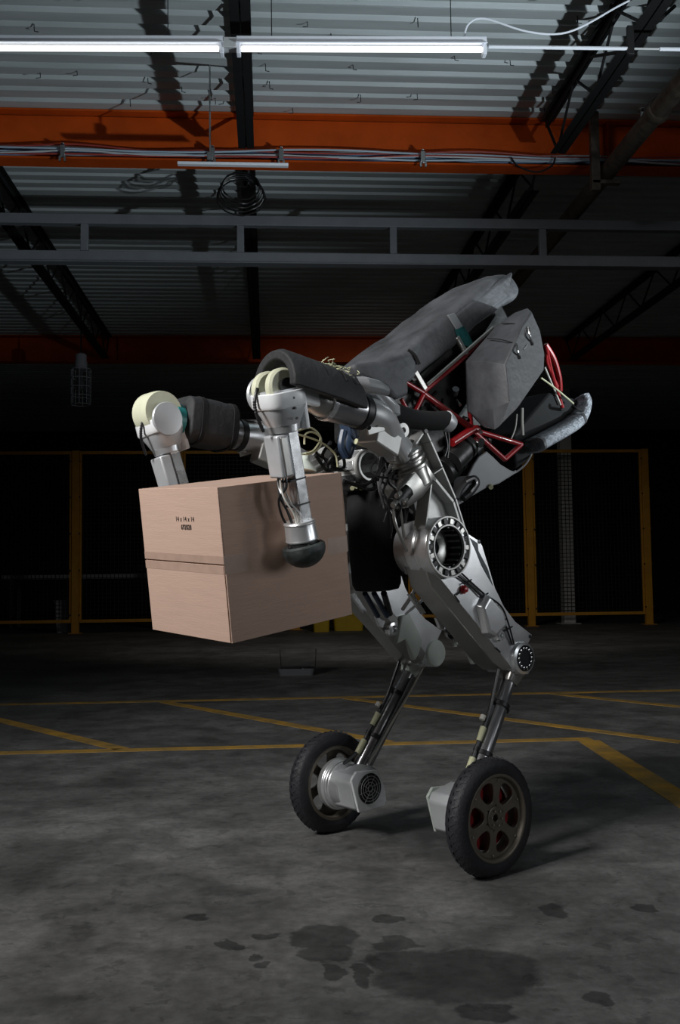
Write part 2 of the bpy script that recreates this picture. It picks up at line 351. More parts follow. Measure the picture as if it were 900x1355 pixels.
joist(-0.14, BY+0.1, 16.1, 'black joist seen edge-on in the dark bay, below the loose cable coil')
joist(2.37, BY+0.1, 16.1, 'black joist in the dark bay crossing behind the grey ladder frame above the robot')
joist(4.85, BY+0.1, 16.1, 'dim black joist in the dark bay at the right edge, behind the ladder frame')
# bridging bars that tie the joists together
bmb = empty('bridging_bar', (2.37, 6.4, 4.43)); tag(bmb, 'thin black bridging bar crossing the right near joist', 'bar')
obj('rod', MB().cyl((-0.0, 0, 0), (0.0, 0.75, 0.35), 0.012, n=8).cyl((0, 0.0, 0.0), (0.36, 0.02, 0.33), 0.012, n=8), 'joist', bmb)

# pipe with hanger
pp = empty('roof_pipe', (2.84, 1.0, 4.36)); tag(pp, 'dark rusty sprinkler pipe running away under the deck at right', 'pipe')
obj('pipe_run', MB().cyl((0, 0, 0), (0.05, 14, 0), 0.072, n=20), 'pipe', pp)
obj('coupling', MB().lathe((0.022, 6.05, 0), (0, 1, 0), [(0, 0.085), (0.02, 0.092), (0.07, 0.092), (0.09, 0.085)], 20), 'pipe', pp)
obj('sprinkler_head', MB().cyl((0.022, 6.4, 0.06), (0.022, 6.4, 0.14), 0.014).lathe((0.022, 6.4, 0.13), (0, 0, 1), [(0, 0.012), (0.02, 0.035), (0.024, 0.035)], 12), 'bolt', pp)
hg = empty('pipe_hanger', (2.84, BY-0.68, 4.0)); tag(hg, 'dark vertical hanger strut holding the pipe by the orange beam', 'hanger')
obj('strut', MB().box((-0.12, 0.42, 0.48), (0.035, 0.03, 0.33)), 'pipe', hg, 0.003)
obj('cradle', MB().box((-0.03, 0.42, 0.22), (0.12, 0.03, 0.015)), 'pipe', hg, 0.003)

# grey ladder-like rail frame
lf = empty('rail_frame', (1, 9.0, 3.80)); tag(lf, 'long grey steel ladder frame slung across the hall below the deck', 'rail')
obj('rail', MB().box((0, 0, 0.37), (12.5, 0.04, 0.045)), 'ladder', lf, 0.006)
obj('rail', MB().box((0, 0, 0.035), (12.5, 0.05, 0.045)).box((0, -0.02, -0.02), (12.5, 0.06, 0.006)), 'ladder', lf, 0.004)
x = -1.58-1.365*7
while x < 12:
    obj('post', MB().box((x-1, 0, 0.20), (0.032, 0.03, 0.14)), 'ladder', lf, 0.004); x += 1.365
for hx in (-7.0, 7.8):
    obj('hanger_rod', MB().cyl((hx, 0, 0.4), (hx, 0, 1.02), 0.012, n=8), 'ladder', lf)

# fluorescent lamps
def lamp(x0, x1, label):
    y0 = 6.0-0.0207*x0*2; L = x1-x0; xc = (x0+x1)/2; yc = 6.0-0.0415*xc
    r = empty('tube_lamp', (xc, yc, 4.165)); r.rotation_euler = (0, 0, -0.0415); tag(r, label, 'lamp', 'fluorescent tube lamps')
    obj('housing', MB().box((0, 0, 0.055), (L/2, 0.035, 0.02)), 'lampbody', r, 0.004)
    sec = [(-0.06, 0.02), (-0.025, 0.04), (0.025, 0.04), (0.06, 0.02), (0.056, 0.016), (0.022, 0.034), (-0.022, 0.034), (-0.056, 0.016)]
    obj('reflector', MB().loft([[Vector((-L/2, y, z+0.004)) for y, z in sec], [Vector((L/2, y, z+0.004)) for y, z in sec]]), 'lampbody', r, smooth=False)
    for sx in (-1, 1): obj('end_cap', MB().box((sx*(L/2-0.012), 0, 0.005), (0.012, 0.03, 0.035)), 'lampbody', r, 0.004)
    for yy in (-0.018,): obj('tube', MB().cyl((-L/2+0.03, yy, 0), (L/2-0.03, yy, 0), 0.017, n=14), 'tube', r)
    for hx in (-L*0.36, L*0.36): obj('hanger_wire', MB().cyl((hx, 0, 0.07), (hx, 0, ZC-4.165+0.02), 0.003, n=6), 'wire_k', r)
    return r
lamp(-2.62, -0.235, 'left lit fluorescent tube lamp, running out of the frame')
LAMP2 = lamp(-0.16, 1.345, 'right lit fluorescent tube lamp whose end is in view')
cj = empty('lamp_joiner', (-0.2, 6.008, 4.2)); tag(cj, 'small grey joiner box between the two lit tube lamps', 'joiner')
obj('joiner_box', MB().box((0, 0, 0), (0.04, 0.035, 0.032)), 'silver_paint', cj, 0.004)
cu = empty('conduit', (1.36, 5.94, 4.19)); tag(cu, 'thin shiny conduit from the lamp end to the joist', 'conduit')
obj('conduit_run', MB().tube([(0, 0, 0), (0.86, -0.02, 0.0)], 0.011, 8, False), 'lampbody', cu)
obj('conduit_run', MB().tube([(0.86, -0.02, 0.0), (2.6, -0.06, 0.0)], 0.007, 8, False), 'silver_paint', cu)
obj('coupling', MB().cyl((1.05, -0.024, 0), (1.22, -0.028, 0), 0.012, n=8), 'lampbody', cu)
obj('clamp', MB().box((0.87, -0.02, 0.05), (0.02, 0.015, 0.09)), 'joist', cu, 0.003)
LW = obj('supply_wire', MB().tube([(1.21, 5.95, 4.24), (1.24, 5.94, 4.33), (1.34, 5.93, 4.36), (1.6, 5.92, 4.28), (1.85, 5.93, 4.29), (2.15, 5.95, 4.46), (2.4, 5.95, 4.62), (2.45, 5.95, ZC)], 0.006, 6), 'lampbody', LAMP2); bpy.context.view_layer.update(); LW.matrix_parent_inverse = LAMP2.matrix_world.inverted()
# thin white tray under the near beam
tr = empty('hanging_tray', (-0.23, 7.5, 4.07)); tag(tr, 'thin white strip tray hanging under the near orange beam', 'tray')
obj('tray_strip', MB().box((0, 0, 0), (0.41, 0.022, 0.005)).box((0, -0.02, 0.008), (0.41, 0.003, 0.008)), 'lampbody', tr, 0.002)
obj('hanger_rod', MB().cyl((-0.17, 0, 0), (-0.17, 0, ZC-4.07+0.03), 0.006, n=6), 'bolt', tr)
obj('hanger_nut', MB().box((-0.17, 0, 0.06), (0.022, 0.02, 0.03)), 'bolt', tr, 0.003)
cc = MB()
for k in range(5):
    rr = 0.16+0.012*k; ph = k*0.7
    cc.tube([(rr*cos(a*pi/8+ph), 0.015*k+0.01*sin(3*a), rr*0.75*sin(a*pi/8+ph)-0.02*k) for a in range(17)], 0.007, 6, True, 2)
ccl = tag(obj('cable_coil', cc, 'wire_k'), 'loose black cable coil hung by the middle joist', 'cable coil'); ccl.location = (-0.2, 9.0-0.35, 4.36)

# fence at the back of the hall
FY = 20.0; FH = 3.5; PX = [-8.4, -6.05, -3.66, -1.68, 0.55, 2.86, 5.18, 7.55, 9.9]

FE = empty('mesh_fence', (0, FY, 0)); tag(FE, 'dark yellow wire mesh safety fence across the back of the hall', 'fence')
for x in PX[1:-1]:
    r = obj('post', MB().box((x, 0, FH/2), (0.07, 0.05, FH/2)), 'fence', FE, 0.006)
    obj('foot_plate', MB().box((x, 0, 0.006), (0.12, 0.1, 0.006)), 'fence', r)
    for zz in (0.35, 1.2, 1.9, 2.6, 3.3):
        for sx in (-1, 1): obj('bolt', MB().cyl((x+sx*0.085, -0.055, zz), (x+sx*0.085, -0.075, zz), 0.016, n=8), 'bolt', r)
for i in range(1, len(PX)-2):
    x0, x1 = PX[i]+0.075, PX[i+1]-0.075; wd = x1-x0; xm = (x0+x1)/2; z0 = 0.2
    mb = MB(); k = 0.06
    while k < wd: mb.box((x0+k, 0.0, z0+(FH-0.2)/2), (0.006, 0.006, (FH-0.3)/2)); k += 0.075
    k = 0.1
    while k < FH-0.3: mb.box((xm, 0.012, z0+k), (wd/2, 0.006, 0.006)); k += 0.075
    obj('top_rail', MB().box((xm, 0, z0+FH-0.24), (wd/2, 0.025, 0.03)), 'fence', FE, 0.003)
    obj('bottom_rail', MB().box((xm, 0, z0+0.03), (wd/2, 0.025, 0.03)), 'fence', FE, 0.003)
    for xx in (x0+0.02, x1-0.02): obj('stile', MB().box((xx, 0, z0+(FH-0.2)/2), (0.02, 0.02, (FH-0.28)/2)), 'fence', FE, 0.003)
    tag(obj('wire_mesh', mb, 'mesh', FE, smooth=False), kind='stuff')

# things standing in the dark behind the fence
c = empty('column', (6.13, 20.7, 0)); tag(c, 'pale square roof column standing behind the mesh fence', 'column')
obj('shaft', MB().box((0, 0, ZC/2), (0.12, 0.12, ZC/2)), 'colwhite', c, 0.01); obj('base_plate', MB().box((0, 0, 0.01), (0.2, 0.2, 0.01)), 'colwhite', c)
bn = empty('waste_bin', (-3.95, 20.5, 0)); tag(bn, 'pale grey bin behind the fence at lower left', 'bin')
obj('bin_body', MB().loft([superell((0, 0, z), (1, 0, 0), (0, 1, 0), r, r, 20, 5) for z, r in ((0.0, 0.15), (0.6, 0.19))]), 'greybin', bn)
obj('bin_rim', MB().loft([superell((0, 0, z), (1, 0, 0), (0, 1, 0), r, r, 20, 5) for z, r in ((0.58, 0.2), (0.63, 0.205))]), 'greybin', bn)
wb = empty('workbench', (-3.3, 23.0, 0)); tag(wb, 'long pale topped workbench in the dark behind the fence', 'workbench')
obj('bench_top', MB().box((0, 0, 1.09), (2.4, 0.4, 0.05)), 'greybin', wb, 0.005)
for sx in (-1, 1):
    for sy in (-1, 1): obj('leg', MB().box((sx*2.2, sy*0.33, 0.52), (0.04, 0.04, 0.52)), 'ladder', wb, 0.003)
for i, (x, yy, ww, hh, lb) in enumerate([(0.99, 19.2, 0.16, 0.36, 'small yellow plastic tote on the floor under the carton'), (1.52, 19.5, 0.30, 0.34, 'wide yellow plastic tote beside the robot far leg')]):
    r = empty('plastic_tote', (x, yy, 0)); tag(r, lb, 'tote', 'yellow totes by the fence')
    obj('tote_body', MB().loft([superell((0, 0, z), (1, 0, 0), (0, 1, 0), ww*k, 0.2*k, 24, 8) for z, k in ((0, 0.9), (hh-0.04, 0.98))]), 'yellow', r)
    obj('tote_rim', MB().loft([superell((0, 0, z), (1, 0, 0), (0, 1, 0), ww, 0.21, 24, 8) for z in (hh-0.05, hh)]), 'yellow', r)
tb = empty('plastic_tub', (0.29, 10.75, 0)); tag(tb, 'low cloudy grey plastic tub on the floor below the carton', 'tub')
obj('tub_base', MB().loft([superell((0, 0, z), (1, 0, 0), (0, 1, 0), 0.19*k, 0.12*k, 24, 8) for z, k in ((0, 0.92), (0.07, 1.0))]), 'tub', tb)
gm = bpy.data.materials.new('clear_plastic'); gm.use_nodes = True
g = gm.node_tree.nodes['Principled BSDF']; g.inputs['Base Color'].default_value = (0.97, 0.98, 1.0, 1); g.inputs['Roughness'].default_value = 0.1; g.inputs['Transmission Weight'].default_value = 1.0; g.inputs['IOR'].default_value = 1.05
obj('tub_wall', MB().loft([superell((0.02, 0, z), (1, 0, 0), (0, 1, 0), 0.18*k, 0.115*k, 24, 8) for z, k in ((0.07, 1), (0.26, 1.06), (0.26, 1.03), (0.075, 0.97))], cap=False), gm, tb)
cg = empty('caged_lamp', (-2.5, 14.0, 3.36)); tag(cg, 'dim grey lamp in a wire cage hanging at upper left', 'lamp')
obj('lamp_cap', MB().lathe((0, 0, 0.5), (0, 0, 1), [(0, 0.06), (0.01, 0.085), (0.1, 0.085), (0.12, 0.075), (0.2, 0.075), (0.22, 0.05)], 16), 'greybin', cg)
obj('hanging_cord', MB().cyl((0, 0, 0.7), (0, 0, ZC-3.36+0.02), 0.01, n=6), 'wire_k', cg)
cgm = MB()
for k in range(8):
    a = 2*pi*k/8; cgm.cyl((0.13*cos(a), 0.13*sin(a), 0.02), (0.13*cos(a), 0.13*sin(a), 0.5), 0.006, n=6)
for z in (0.02, 0.14, 0.26, 0.38, 0.5): cgm.tube([(0.13*cos(2*pi*k/16), 0.13*sin(2*pi*k/16), z) for k in range(17)], 0.006, 6, False)
obj('wire_cage', cgm, 'greybin', cg); obj('bulb', MB().lathe((0, 0, 0.2), (0, 0, 1), [(0, 0.01), (0.03, 0.05), (0.1, 0.06), (0.2, 0.03), (0.32, 0.025)], 14), 'tub', cg)

#ROBOT#
# ------------------------------------------------------------------ the robot: local axes forward (x), robot's left (y), up (z)
RORI = Vector((0.48478633, 3.78240522, 0)); FWD = Vector((-0.80396599, -0.59467528, 0)); LAT = Vector((0.59467528, -0.80396599, 0))
def P(u, v, s):                                  # a sighted point on the robot's fore-aft plane at lateral distance s
    d = fw + rt*(u-450)/FPX - upv*(v-677.5)/FPX
    t = (RORI + LAT*s - CAM).dot(LAT)/d.dot(LAT); q = CAM + d*t - RORI
    return Vector((q.dot(FWD), s, q.z))
def P2(u, v, s): p = P(u, v, s); return (p.x, p.z)
def PL(pts, s): return [P2(u, v, s) for u, v in pts]
ROB = empty('wheeled_robot', RORI, atan2(FWD.y, FWD.x))
tag(ROB, 'silver two-wheeled robot with black padded back gripping a cardboard carton', 'robot')
BOTH = (1, -1)
def side(mb, s): return mb if s > 0 else mb.mirror()

# ---- wheels
AX, AZ, AS = -0.008, 0.195, 0.413
def tyre_mb():
    m = MB(); R, hw = 0.195, 0.036; pr = []
    for k in range(15):
        a = -pi/2 + pi*k/14; ca, sa = cos(a), sin(a)
        pr.append((hw*math.copysign(abs(sa)**0.75, sa), 0.150 + (R-0.150)*abs(ca)**0.55))
    pr = [(-0.030, 0.136)] + pr + [(0.030, 0.136)]
    m.lathe((AX, AS, AZ), (0, 1, 0), pr, 64, closed=True)
    for i in range(44):                          # chevron tread blocks
        a = 2*pi*i/44
        for sd in (-1, 1):
            v = []
            for (t, da, rr) in ((0.004, 0.0, R+0.0012), (0.024, 0.055, R-0.006), (0.024, 0.105, R-0.006), (0.004, 0.05, R+0.0012)):
                for dr in (-0.012, 0.0025):
                    aa = a + da + (0.07 if sd < 0 else 0); v.append((AX + (rr+dr)*cos(aa), AS + sd*t, AZ + (rr+dr)*sin(aa)))
            m.add(v, [[0,2,4,6],[1,7,5,3],[0,1,3,2],[2,3,5,4],[4,5,7,6],[6,7,1,0]])
    return m
def rim_mb():
    m = MB(); NS = 6; n = 28; s0 = AS + 0.004
    def disc(y, dish):
        rings = []
        for k in range(NS):
            c = radians(8) + 2*pi*k/NS; outer = []; inner = []
            for j in range(n):
                t = 2*pi*j/n; x = cos(t); yv = sin(t)
                q = max(abs(x), abs(yv)); bx, by = x/q, yv/q
                ro = 0.087 + bx*0.049; ao = c + by*pi/NS
                px_ = math.copysign(abs(x)**0.75, x); py_ = math.copysign(abs(yv)**0.75, yv)
                ri = 0.087 + px_*0.034; ai = c + py_*radians(20.5)*(0.86 + 0.14*(ri-0.058)/0.06)
                outer.append((ro, ao)); inner.append((ri, ai))
            rings.append((outer, inner))
        def pt(r, a): return (AX + r*cos(a), y - dish*(0.14-r)*0.0, AZ + r*sin(a))
        return rings, pt
    for y0, y1 in ((s0, s0+0.018),):
        rings, pt0 = disc(y0, 0); _, pt1 = disc(y1, 0)
        for outer, inner in rings:
            v = [pt1(*p) for p in outer] + [pt1(*p) for p in inner] + [pt0(*p) for p in outer] + [pt0(*p) for p in inner]; f = []
            for j in range(n):
                j2 = (j+1) % n; f += [[j, j2, n+j2, n+j], [2*n+j, 3*n+j, 3*n+j2, 2*n+j2], [n+j, n+j2, 3*n+j2, 3*n+j]]
            m.add(v, f)
    m.lathe((AX, s0-0.004, AZ), (0, 1, 0), [(0, 0.03), (0.022, 0.04), (0.026, 0.038), (0.026, 0.012), (0.004, 0.012)], 24)
    m.lathe((AX, AS, AZ), (0, 1, 0), [(-0.034, 0.130), (-0.034, 0.145), (-0.028, 0.145), (-0.024, 0.138), (0.024, 0.138), (0.028, 0.146), (0.036, 0.146), (0.036, 0.137), (0.020, 0.128), (-0.02, 0.128)], 56, closed=True)
    return m
TY, RI = tyre_mb(), rim_mb()
for s in BOTH:
    wl = obj('wheel', side(TY, s), 'rubber', ROB, label='black treaded tyre')
    obj('rim', side(RI, s), 'bronze', wl, 0.004, label='dark bronze six-spoke rim')
    for k in range(6):
        a = radians(38) + k*pi/3
        obj('rim_bolt', side(MB().cyl((AX+0.121*cos(a), AS+0.021, AZ+0.121*sin(a)), (AX+0.121*cos(a), AS+0.026, AZ+0.121*sin(a)), 0.0035, n=8), s), 'bolt', wl)
        a = radians(10) + k*pi/3
        obj('hub_bolt', side(MB().cyl((AX+0.026*cos(a), AS+0.029, AZ+0.026*sin(a)), (AX+0.026*cos(a), AS+0.033, AZ+0.026*sin(a)), 0.0032, n=8), s), 'bolt', wl)
    if s > 0: obj('brake_disc', side(MB().lathe((AX, AS-0.028, AZ), (0, 1, 0), [(0, 0.02), (0, 0.112), (0.012, 0.112), (0.012, 0.02)], 36), s), 'red_dk', wl, label='dark red disc behind the spokes')
    # wheel motor
    mo = MB().lathe((AX, 0.385, AZ), (0, -1, 0), [(0, 0.03), (0, 0.095), (0.012, 0.1), (0.03, 0.1), (0.036, 0.094), (0.048, 0.094), (0.054, 0.086), (0.10, 0.08)], 40)
    mo = obj('wheel_motor', side(mo, s), 'alu', ROB, 0.002)
    def rot(pts, an): return [(AX + x*cos(an) - z*sin(an), AZ + x*sin(an) + z*cos(an)) for x, z in pts]
    hs = [(0.072, 0.05), (0.05, 0.075), (-0.05, 0.075), (-0.072, 0.05), (-0.08, -0.03), (-0.06, -0.07), (0.05, -0.07), (0.072, -0.05)]
    obj('motor_case', side(MB().prism(rot(hs, radians(-14)), 0.205, 0.33), s), 'silver_paint', mo, 0.006, label='pale grey fan case')
    pl = [(0.075, 0.06), (0.045, 0.084), (-0.058, 0.06), (-0.086, -0.02), (-0.084, -0.072), (-0.072, -0.084), (-0.025, -0.08), (0.06, -0.07)]
    obj('case_plate', side(MB().prism(rot(pl, radians(-10)), 0.195, 0.206), s), 'pale_green' if s > 0 else 'white_plastic', mo, 0.003)
    fan = MB().lathe((AX-0.006, 0.196, AZ+0.004), (0, -1, 0), [(0, 0.0), (0, 0.056), (0.004, 0.058), (0.007, 0.056), (0.005, 0.05), (0.001, 0.0)], 32, cap=False)
    fan = obj('fan', side(fan, s), 'black_pl', mo)
    gm2 = MB()
    for rr in (0.012, 0.024, 0.036, 0.047): gm2.tube([(AX-0.006+rr*cos(2*pi*k/24), 0.1885, AZ+0.004+rr*sin(2*pi*k/24)) for k in range(25)], 0.0016, 5, False)
    for k in range(8):
        a = 2*pi*k/8; gm2.tube([(AX-0.006+0.008*cos(a), 0.1885, AZ+0.004+0.008*sin(a)), (AX-0.006+0.055*cos(a+0.5), 0.1885, AZ+0.004+0.055*sin(a+0.5))], 0.0014, 5, False)
    obj('fan_grille', side(gm2, s), 'decal', mo)

# ---- shanks
KN = Vector((-0.352, 0.255, 0.692)); SA = Vector((-0.012, 0.295, 0.205))
sd_ = (SA-KN).normalized()
def sh(t, off=(0, 0, 0)): return KN + (SA-KN)*t + Vector(off)
for s in BOTH:
    shank = obj('shank', side(MB().lathe(sh(0.12), sd_, [(0, 0.022), (0.0, 0.026), (0.10, 0.0265), (0.105, 0.030), (0.45, 0.030), (0.46, 0.028), (0.55, 0.028)], 26), s), 'steel_dk', ROB, label='dark polished tube leg')
    kb = MB().loft([superell(sh(t), (0, 1, 0), sd_.cross(Vector((0, 1, 0))), hx, hy, 20, 4) for t, hx, hy in ((-0.07, 0.030, 0.03), (-0.03, 0.046, 0.046), (0.03, 0.046, 0.046), (0.12, 0.036, 0.036), (0.17, 0.028, 0.028))])
    obj('knee_lug', side(kb, s), 'alu_dk' if s > 0 else 'pale_green', shank)
    for t in (0.33, 0.66):
        cl = MB().lathe(sh(t), sd_, [(-0.008, 0.0295), (-0.008, 0.035), (0.010, 0.035), (0.010, 0.0295)], 24, closed=True)
        n_ = sd_.cross(Vector((0, 1, 0))).normalized()
        for q in (-1, 1): cl.beam(sh(t) + n_*q*0.030, sh(t) + n_*q*0.048, 0.018, 0.016)
        obj('clamp', side(cl, s), 'black_pl', shank, 0.002)
    n_ = sd_.cross(Vector((0, 1, 0))).normalized(); n_ = n_ if n_.x > 0 else -n_
    ho = n_*0.043 + Vector((0, 0.0, 0))
    obj('hose', side(MB().tube([sh(0.10)+n_*0.075, sh(0.28)+n_*0.055, sh(0.40)+ho, sh(0.6)+ho, sh(0.8)+ho*1.05, sh(0.93)+n_*0.08], 0.007, 8), s), 'wire_k', shank)
    obj('connector', side(MB().cyl(sh(0.52)+ho, sh(0.61)+ho, 0.012, 0.010, 12), s), 'wire_y', shank)
    obj('connector', side(MB().cyl(sh(0.72)+ho, sh(0.82)+ho, 0.012, 0.012, 12), s), 'wire_y', shank)
    obj('hose_cap', side(MB().cyl(sh(0.49)+ho*1.5, sh(0.46)+ho*1.5, 0.010, n=10), s), 'wire_w', shank)
    if s < 0: obj('second_tube', side(MB().cyl(sh(0.2)-n_*0.0+Vector((0, -0.045, 0)), sh(0.9)+Vector((0, -0.045, 0)), 0.012, n=12), s), 'steel_dk', shank)
    if s < 0: obj('hose', side(MB().tube([sh(-0.02, (0, -0.06, 0.0)), sh(0.15, (0, -0.065, 0)), sh(0.35, (0, -0.06, 0)), sh(0.55, (0.01, -0.058, 0)), sh(0.85, (0.01, -0.05, 0))], 0.0045, 6), s), 'wire_w', shank)

# ---- thighs
SO, SI = 0.30, 0.15
top = [(604, 694), (620, 707), (634, 716), (638, 722), (655, 778), (667, 803), (682, 823), (704, 840), (697, 856), (708, 874), (699, 892)]
low = [(684, 892), (665, 868), (640, 836), (612, 802), (584, 767), (566, 735), (570, 700)]
HIPC = P(592, 724, 0.31); HC = (HIPC.x, HIPC.z)
top = top[1:]; low = [(684, 892), (665, 868), (640, 836), (612, 802), (584, 767), (571, 752)]
TH = PL(top + low, SO)
_a0 = atan2(TH[-1][1]-HC[1], TH[-1][0]-HC[0]); _a1 = atan2(TH[0][1]-HC[1], TH[0][0]-HC[0])
while _a1 > _a0: _a1 -= 2*pi
TH += [(HC[0]+0.100*cos(_a0+(_a1-_a0)*k/12), HC[1]+0.100*sin(_a0+(_a1-_a0)*k/12)) for k in range(13)]
def scal(poly, c, k): return [(c[0]+(x-c[0])*k, c[1]+(z-c[1])*k) for x, z in poly]
for s in BOTH:
    near = s > 0
    # box-section leg: two skins, a deep front flange
    thm = MB().prism(TH, SI+0.012, SO)
    th = obj('thigh', side(thm, s), 'alu', ROB, 0.004, label='silver machined thigh casting')
    # front fairing bulging forward below the hip
    fp = PL([(570, 738), (584, 767), (612, 802), (640, 836), (665, 868), (676, 884)], SO)
    sec = []
    for i, (a, z) in enumerate(fp):
        d = 0.012 if i in (0, 5) else 0.026
        sec.append([Vector((a, SO-0.004, z)), Vector((a+d*0.8, SO-0.03, z-d*0.9)), Vector((a+d, SI+0.03, z-d)), Vector((a, SI, z)), Vector((a-0.03, SI+0.01, z+0.03)), Vector((a-0.03, SO-0.012, z+0.03))])
    obj('front_fairing', side(MB().loft(sec), s), 'alu_dk', th, 0.003, label='darker front fairing')
    # hip drum with open bore
    o = (HC[0], 0.312, HC[1])
    drum = MB().lathe(o, (0, -1, 0), [(0, 0.074), (0, 0.102), (0.006, 0.105), (0.05, 0.105), (0.054, 0.101), (0.064, 0.101), (0.068, 0.105), (0.11, 0.105), (0.114, 0.101), (0.125, 0.101), (0.17, 0.098), (0.175, 0.05), (0.175, 0.0), (0.14, 0.0), (0.14, 0.074)], 48, closed=False, cap=False)
    obj('hip_drum', side(drum, s), 'alu', th, 0.0015)
    obj('hip_bore', side(MB().lathe(o, (0, -1, 0), [(0.001, 0.0732), (0.078, 0.0732), (0.078, 0.0)], 40, cap=False), s), 'bore', th)
    obj('bore_ring', side(MB().lathe((o[0], 0.236, o[2]), (0, 1, 0), [(0, 0.030), (0, 0.066), (0.016, 0.068), (0.016, 0.054), (0.006, 0.030)], 36, closed=True), s), 'alu_dk', th)
    for k in range(18):
        a = 2*pi*k/18; R = Matrix.Rotation(-a, 3, 'Y')
        obj('flange_block', side(MB().box(Vector((o[0], 0.314, o[2])) + R @ Vector((0.089, 0, 0)), (0.010, 0.006, 0.009), R), s), 'alu_dk' if k % 2 else 'mach', th, 0.0015)
    obj('flange_lip', side(MB().lathe((o[0], 0.312, o[2]), (0, 1, 0), [(0, 0.099), (0, 0.106), (0.010, 0.106), (0.010, 0.101)], 48, closed=True), s), 'alu_mt', th)
    obj('flange_lip', side(MB().lathe((o[0], 0.312, o[2]), (0, 1, 0), [(0, 0.073), (0, 0.079), (0.010, 0.078), (0.010, 0.073)], 48, closed=True), s), 'alu_mt', th)
    for k in range(10):
        a = radians(100 + k*20)
        obj('bore_key', side(MB().beam((o[0]+0.071*cos(a), 0.25, o[2]+0.071*sin(a)), (o[0]+0.071*cos(a), 0.308, o[2]+0.071*sin(a)), 0.008, 0.008, (cos(a), 0, sin(a))), s), 'steel_dk', th)
    # raised cover, boss, knee bearing
    so = SO
    cv = PL([(633, 805), (640, 791), (657, 808), (662, 826), (648, 840), (640, 834)], so); cc_ = (sum(p[0] for p in cv)/6, sum(p[1] for p in cv)/6)
    def ring_(poly, sv): return [Vector((a, sv, z)) for a, z in poly]
    obj('gear_cover', side(MB().loft([ring_(scal(cv, cc_, 1.28), so-0.004), ring_(scal(cv, cc_, 1.16), so+0.022), ring_(scal(cv, cc_, 0.98), so+0.032)]), s), 'alu', th, 0.004, seg=3)
    b = P(661, 841, so+0.01)
    obj('boss', side(MB().lathe((b.x, so-0.005, b.z), (0, 1, 0), [(0, 0.024), (0.022, 0.020), (0.026, 0.017), (0.026, 0.009), (0.016, 0.008), (0.016, 0.0)], 24, cap=False), s), 'alu_br', th)
    kc = P(693, 871, so+0.012)
    obj('knee_housing', side(MB().lathe((kc.x, so-0.13, kc.z), (0, 1, 0), [(0, 0.05), (0, 0.058), (0.12, 0.062), (0.145, 0.058), (0.150, 0.048), (0.142, 0.046)], 36), s), 'alu', th)
    kbm = MB().lathe((kc.x, so+0.012, kc.z), (0, 1, 0), [(0, 0.0), (0, 0.046), (0.008, 0.046), (0.010, 0.043), (0.004, 0.04), (0.004, 0.0)], 32, cap=False)
    kbo = obj('knee_bearing', side(kbm, s), 'bore', th)
    for k in range(14):
        a = 2*pi*k/14
        obj('bearing_bolt', side(MB().lathe((kc.x+0.036*cos(a), so+0.014, kc.z+0.036*sin(a)), (0, 1, 0), [(0, 0.0062), (0.008, 0.0062), (0.009, 0.004)], 8), s), 'bolt', th)
    # inner side disc and brackets (the far leg shows these)
    ki = (KN.x, KN.z)
    obj('inner_knee_disc', side(MB().lathe((ki[0], SI+0.03, ki[1]), (0, -1, 0), [(0, 0.055), (0.02, 0.055), (0.026, 0.05), (0.026, 0.0)], 32, cap=False), s), 'pale_green', th)
    ib = P(520, 832, -SI)
    obj('inner_boss', side(MB().lathe((ib.x, SI+0.015, ib.z), (0, -1, 0), [(0, 0.03), (0.012, 0.028), (0.02, 0.024), (0.022, 0.014), (0.012, 0.012), (0.012, 0.0)], 24, cap=False), s), 'alu_br', th)
    pg = PL([(498, 815), (511, 822), (508, 831), (503, 828)], -SI)
    obj('inner_plate', side(MB().prism([(a, z) for a, z in pg], SI+0.004, SI+0.018), s), 'alu_br', th, 0.001)
    pg = PL([(531, 815), (541, 812), (548, 826), (558, 848), (553, 866), (548, 874), (536, 846), (524, 852)], -SI)
    obj('inner_cover', side(MB().prism(pg, SI-0.006, SI+0.02), s), 'pale_green', th, 0.004)
    pg = PL([(464, 786), (470, 785), (486, 809), (482, 811)], -SI)
    obj('inner_plate', side(MB().prism(pg, SI+0.0, SI+0.012), s), 'alu_br', th)
    # tabs with holes
    for (u, v) in ((634, 717), (701, 842)):
        q = P(u, v, so); obj('tab_hole', side(MB().lathe((q.x, so-0.002, q.z), (0, 1, 0), [(0, 0.004), (0.004, 0.007), (0.0045, 0.004)], 12), s), 'bore', th)
    rc = PL([(622, 712), (632, 719), (633, 729), (645, 752), (652, 775), (637, 748), (630, 730)], so)
    obj('pocket', side(MB().prism(rc, so-0.002, so+0.0015), s), 'bore', th, label='dark recess by the upper tab')
    for off in (0, 5):
        obj('thigh_cable', side(MB().tube([P(603+off*1.2, 760-off*0.6, so+0.008), P(622+off, 775-off*.3, so+0.006), P(636+off, 788-off*0.4, so+0.008), P(657+off, 803-off*0.4, so+0.022), P(667+off*.9, 822-off*0.3, so+0.014), P(678+off*.5, 853, so+0.006)], 0.0032, 6), s), 'wire_k', th)
    for (u, v) in ((618, 770), (640, 788), (655, 803), (664, 822), (672, 832)):
        a, b2 = P(u-4, v+3, so+0.012), P(u+6, v-3, so+0.012)
        obj('cable_tie', side(MB().tube([a, b2], 0.0028, 6, False), s), 'wire_k', th)
    q = P(612, 780, so)
    obj('valve', side(MB().lathe((q.x, so-0.002, q.z), (0, 1, 0), [(0, 0.014), (0.010, 0.016), (0.014, 0.010), (0.022, 0.010), (0.024, 0.006)], 9), s), 'red', th, label='small red valve cap')
    obj('valve_stem', side(MB().tube([(q.x, so+0.004, q.z), P(604, 787, so+0.006)], 0.003, 6, False), s), 'wire_k', th)
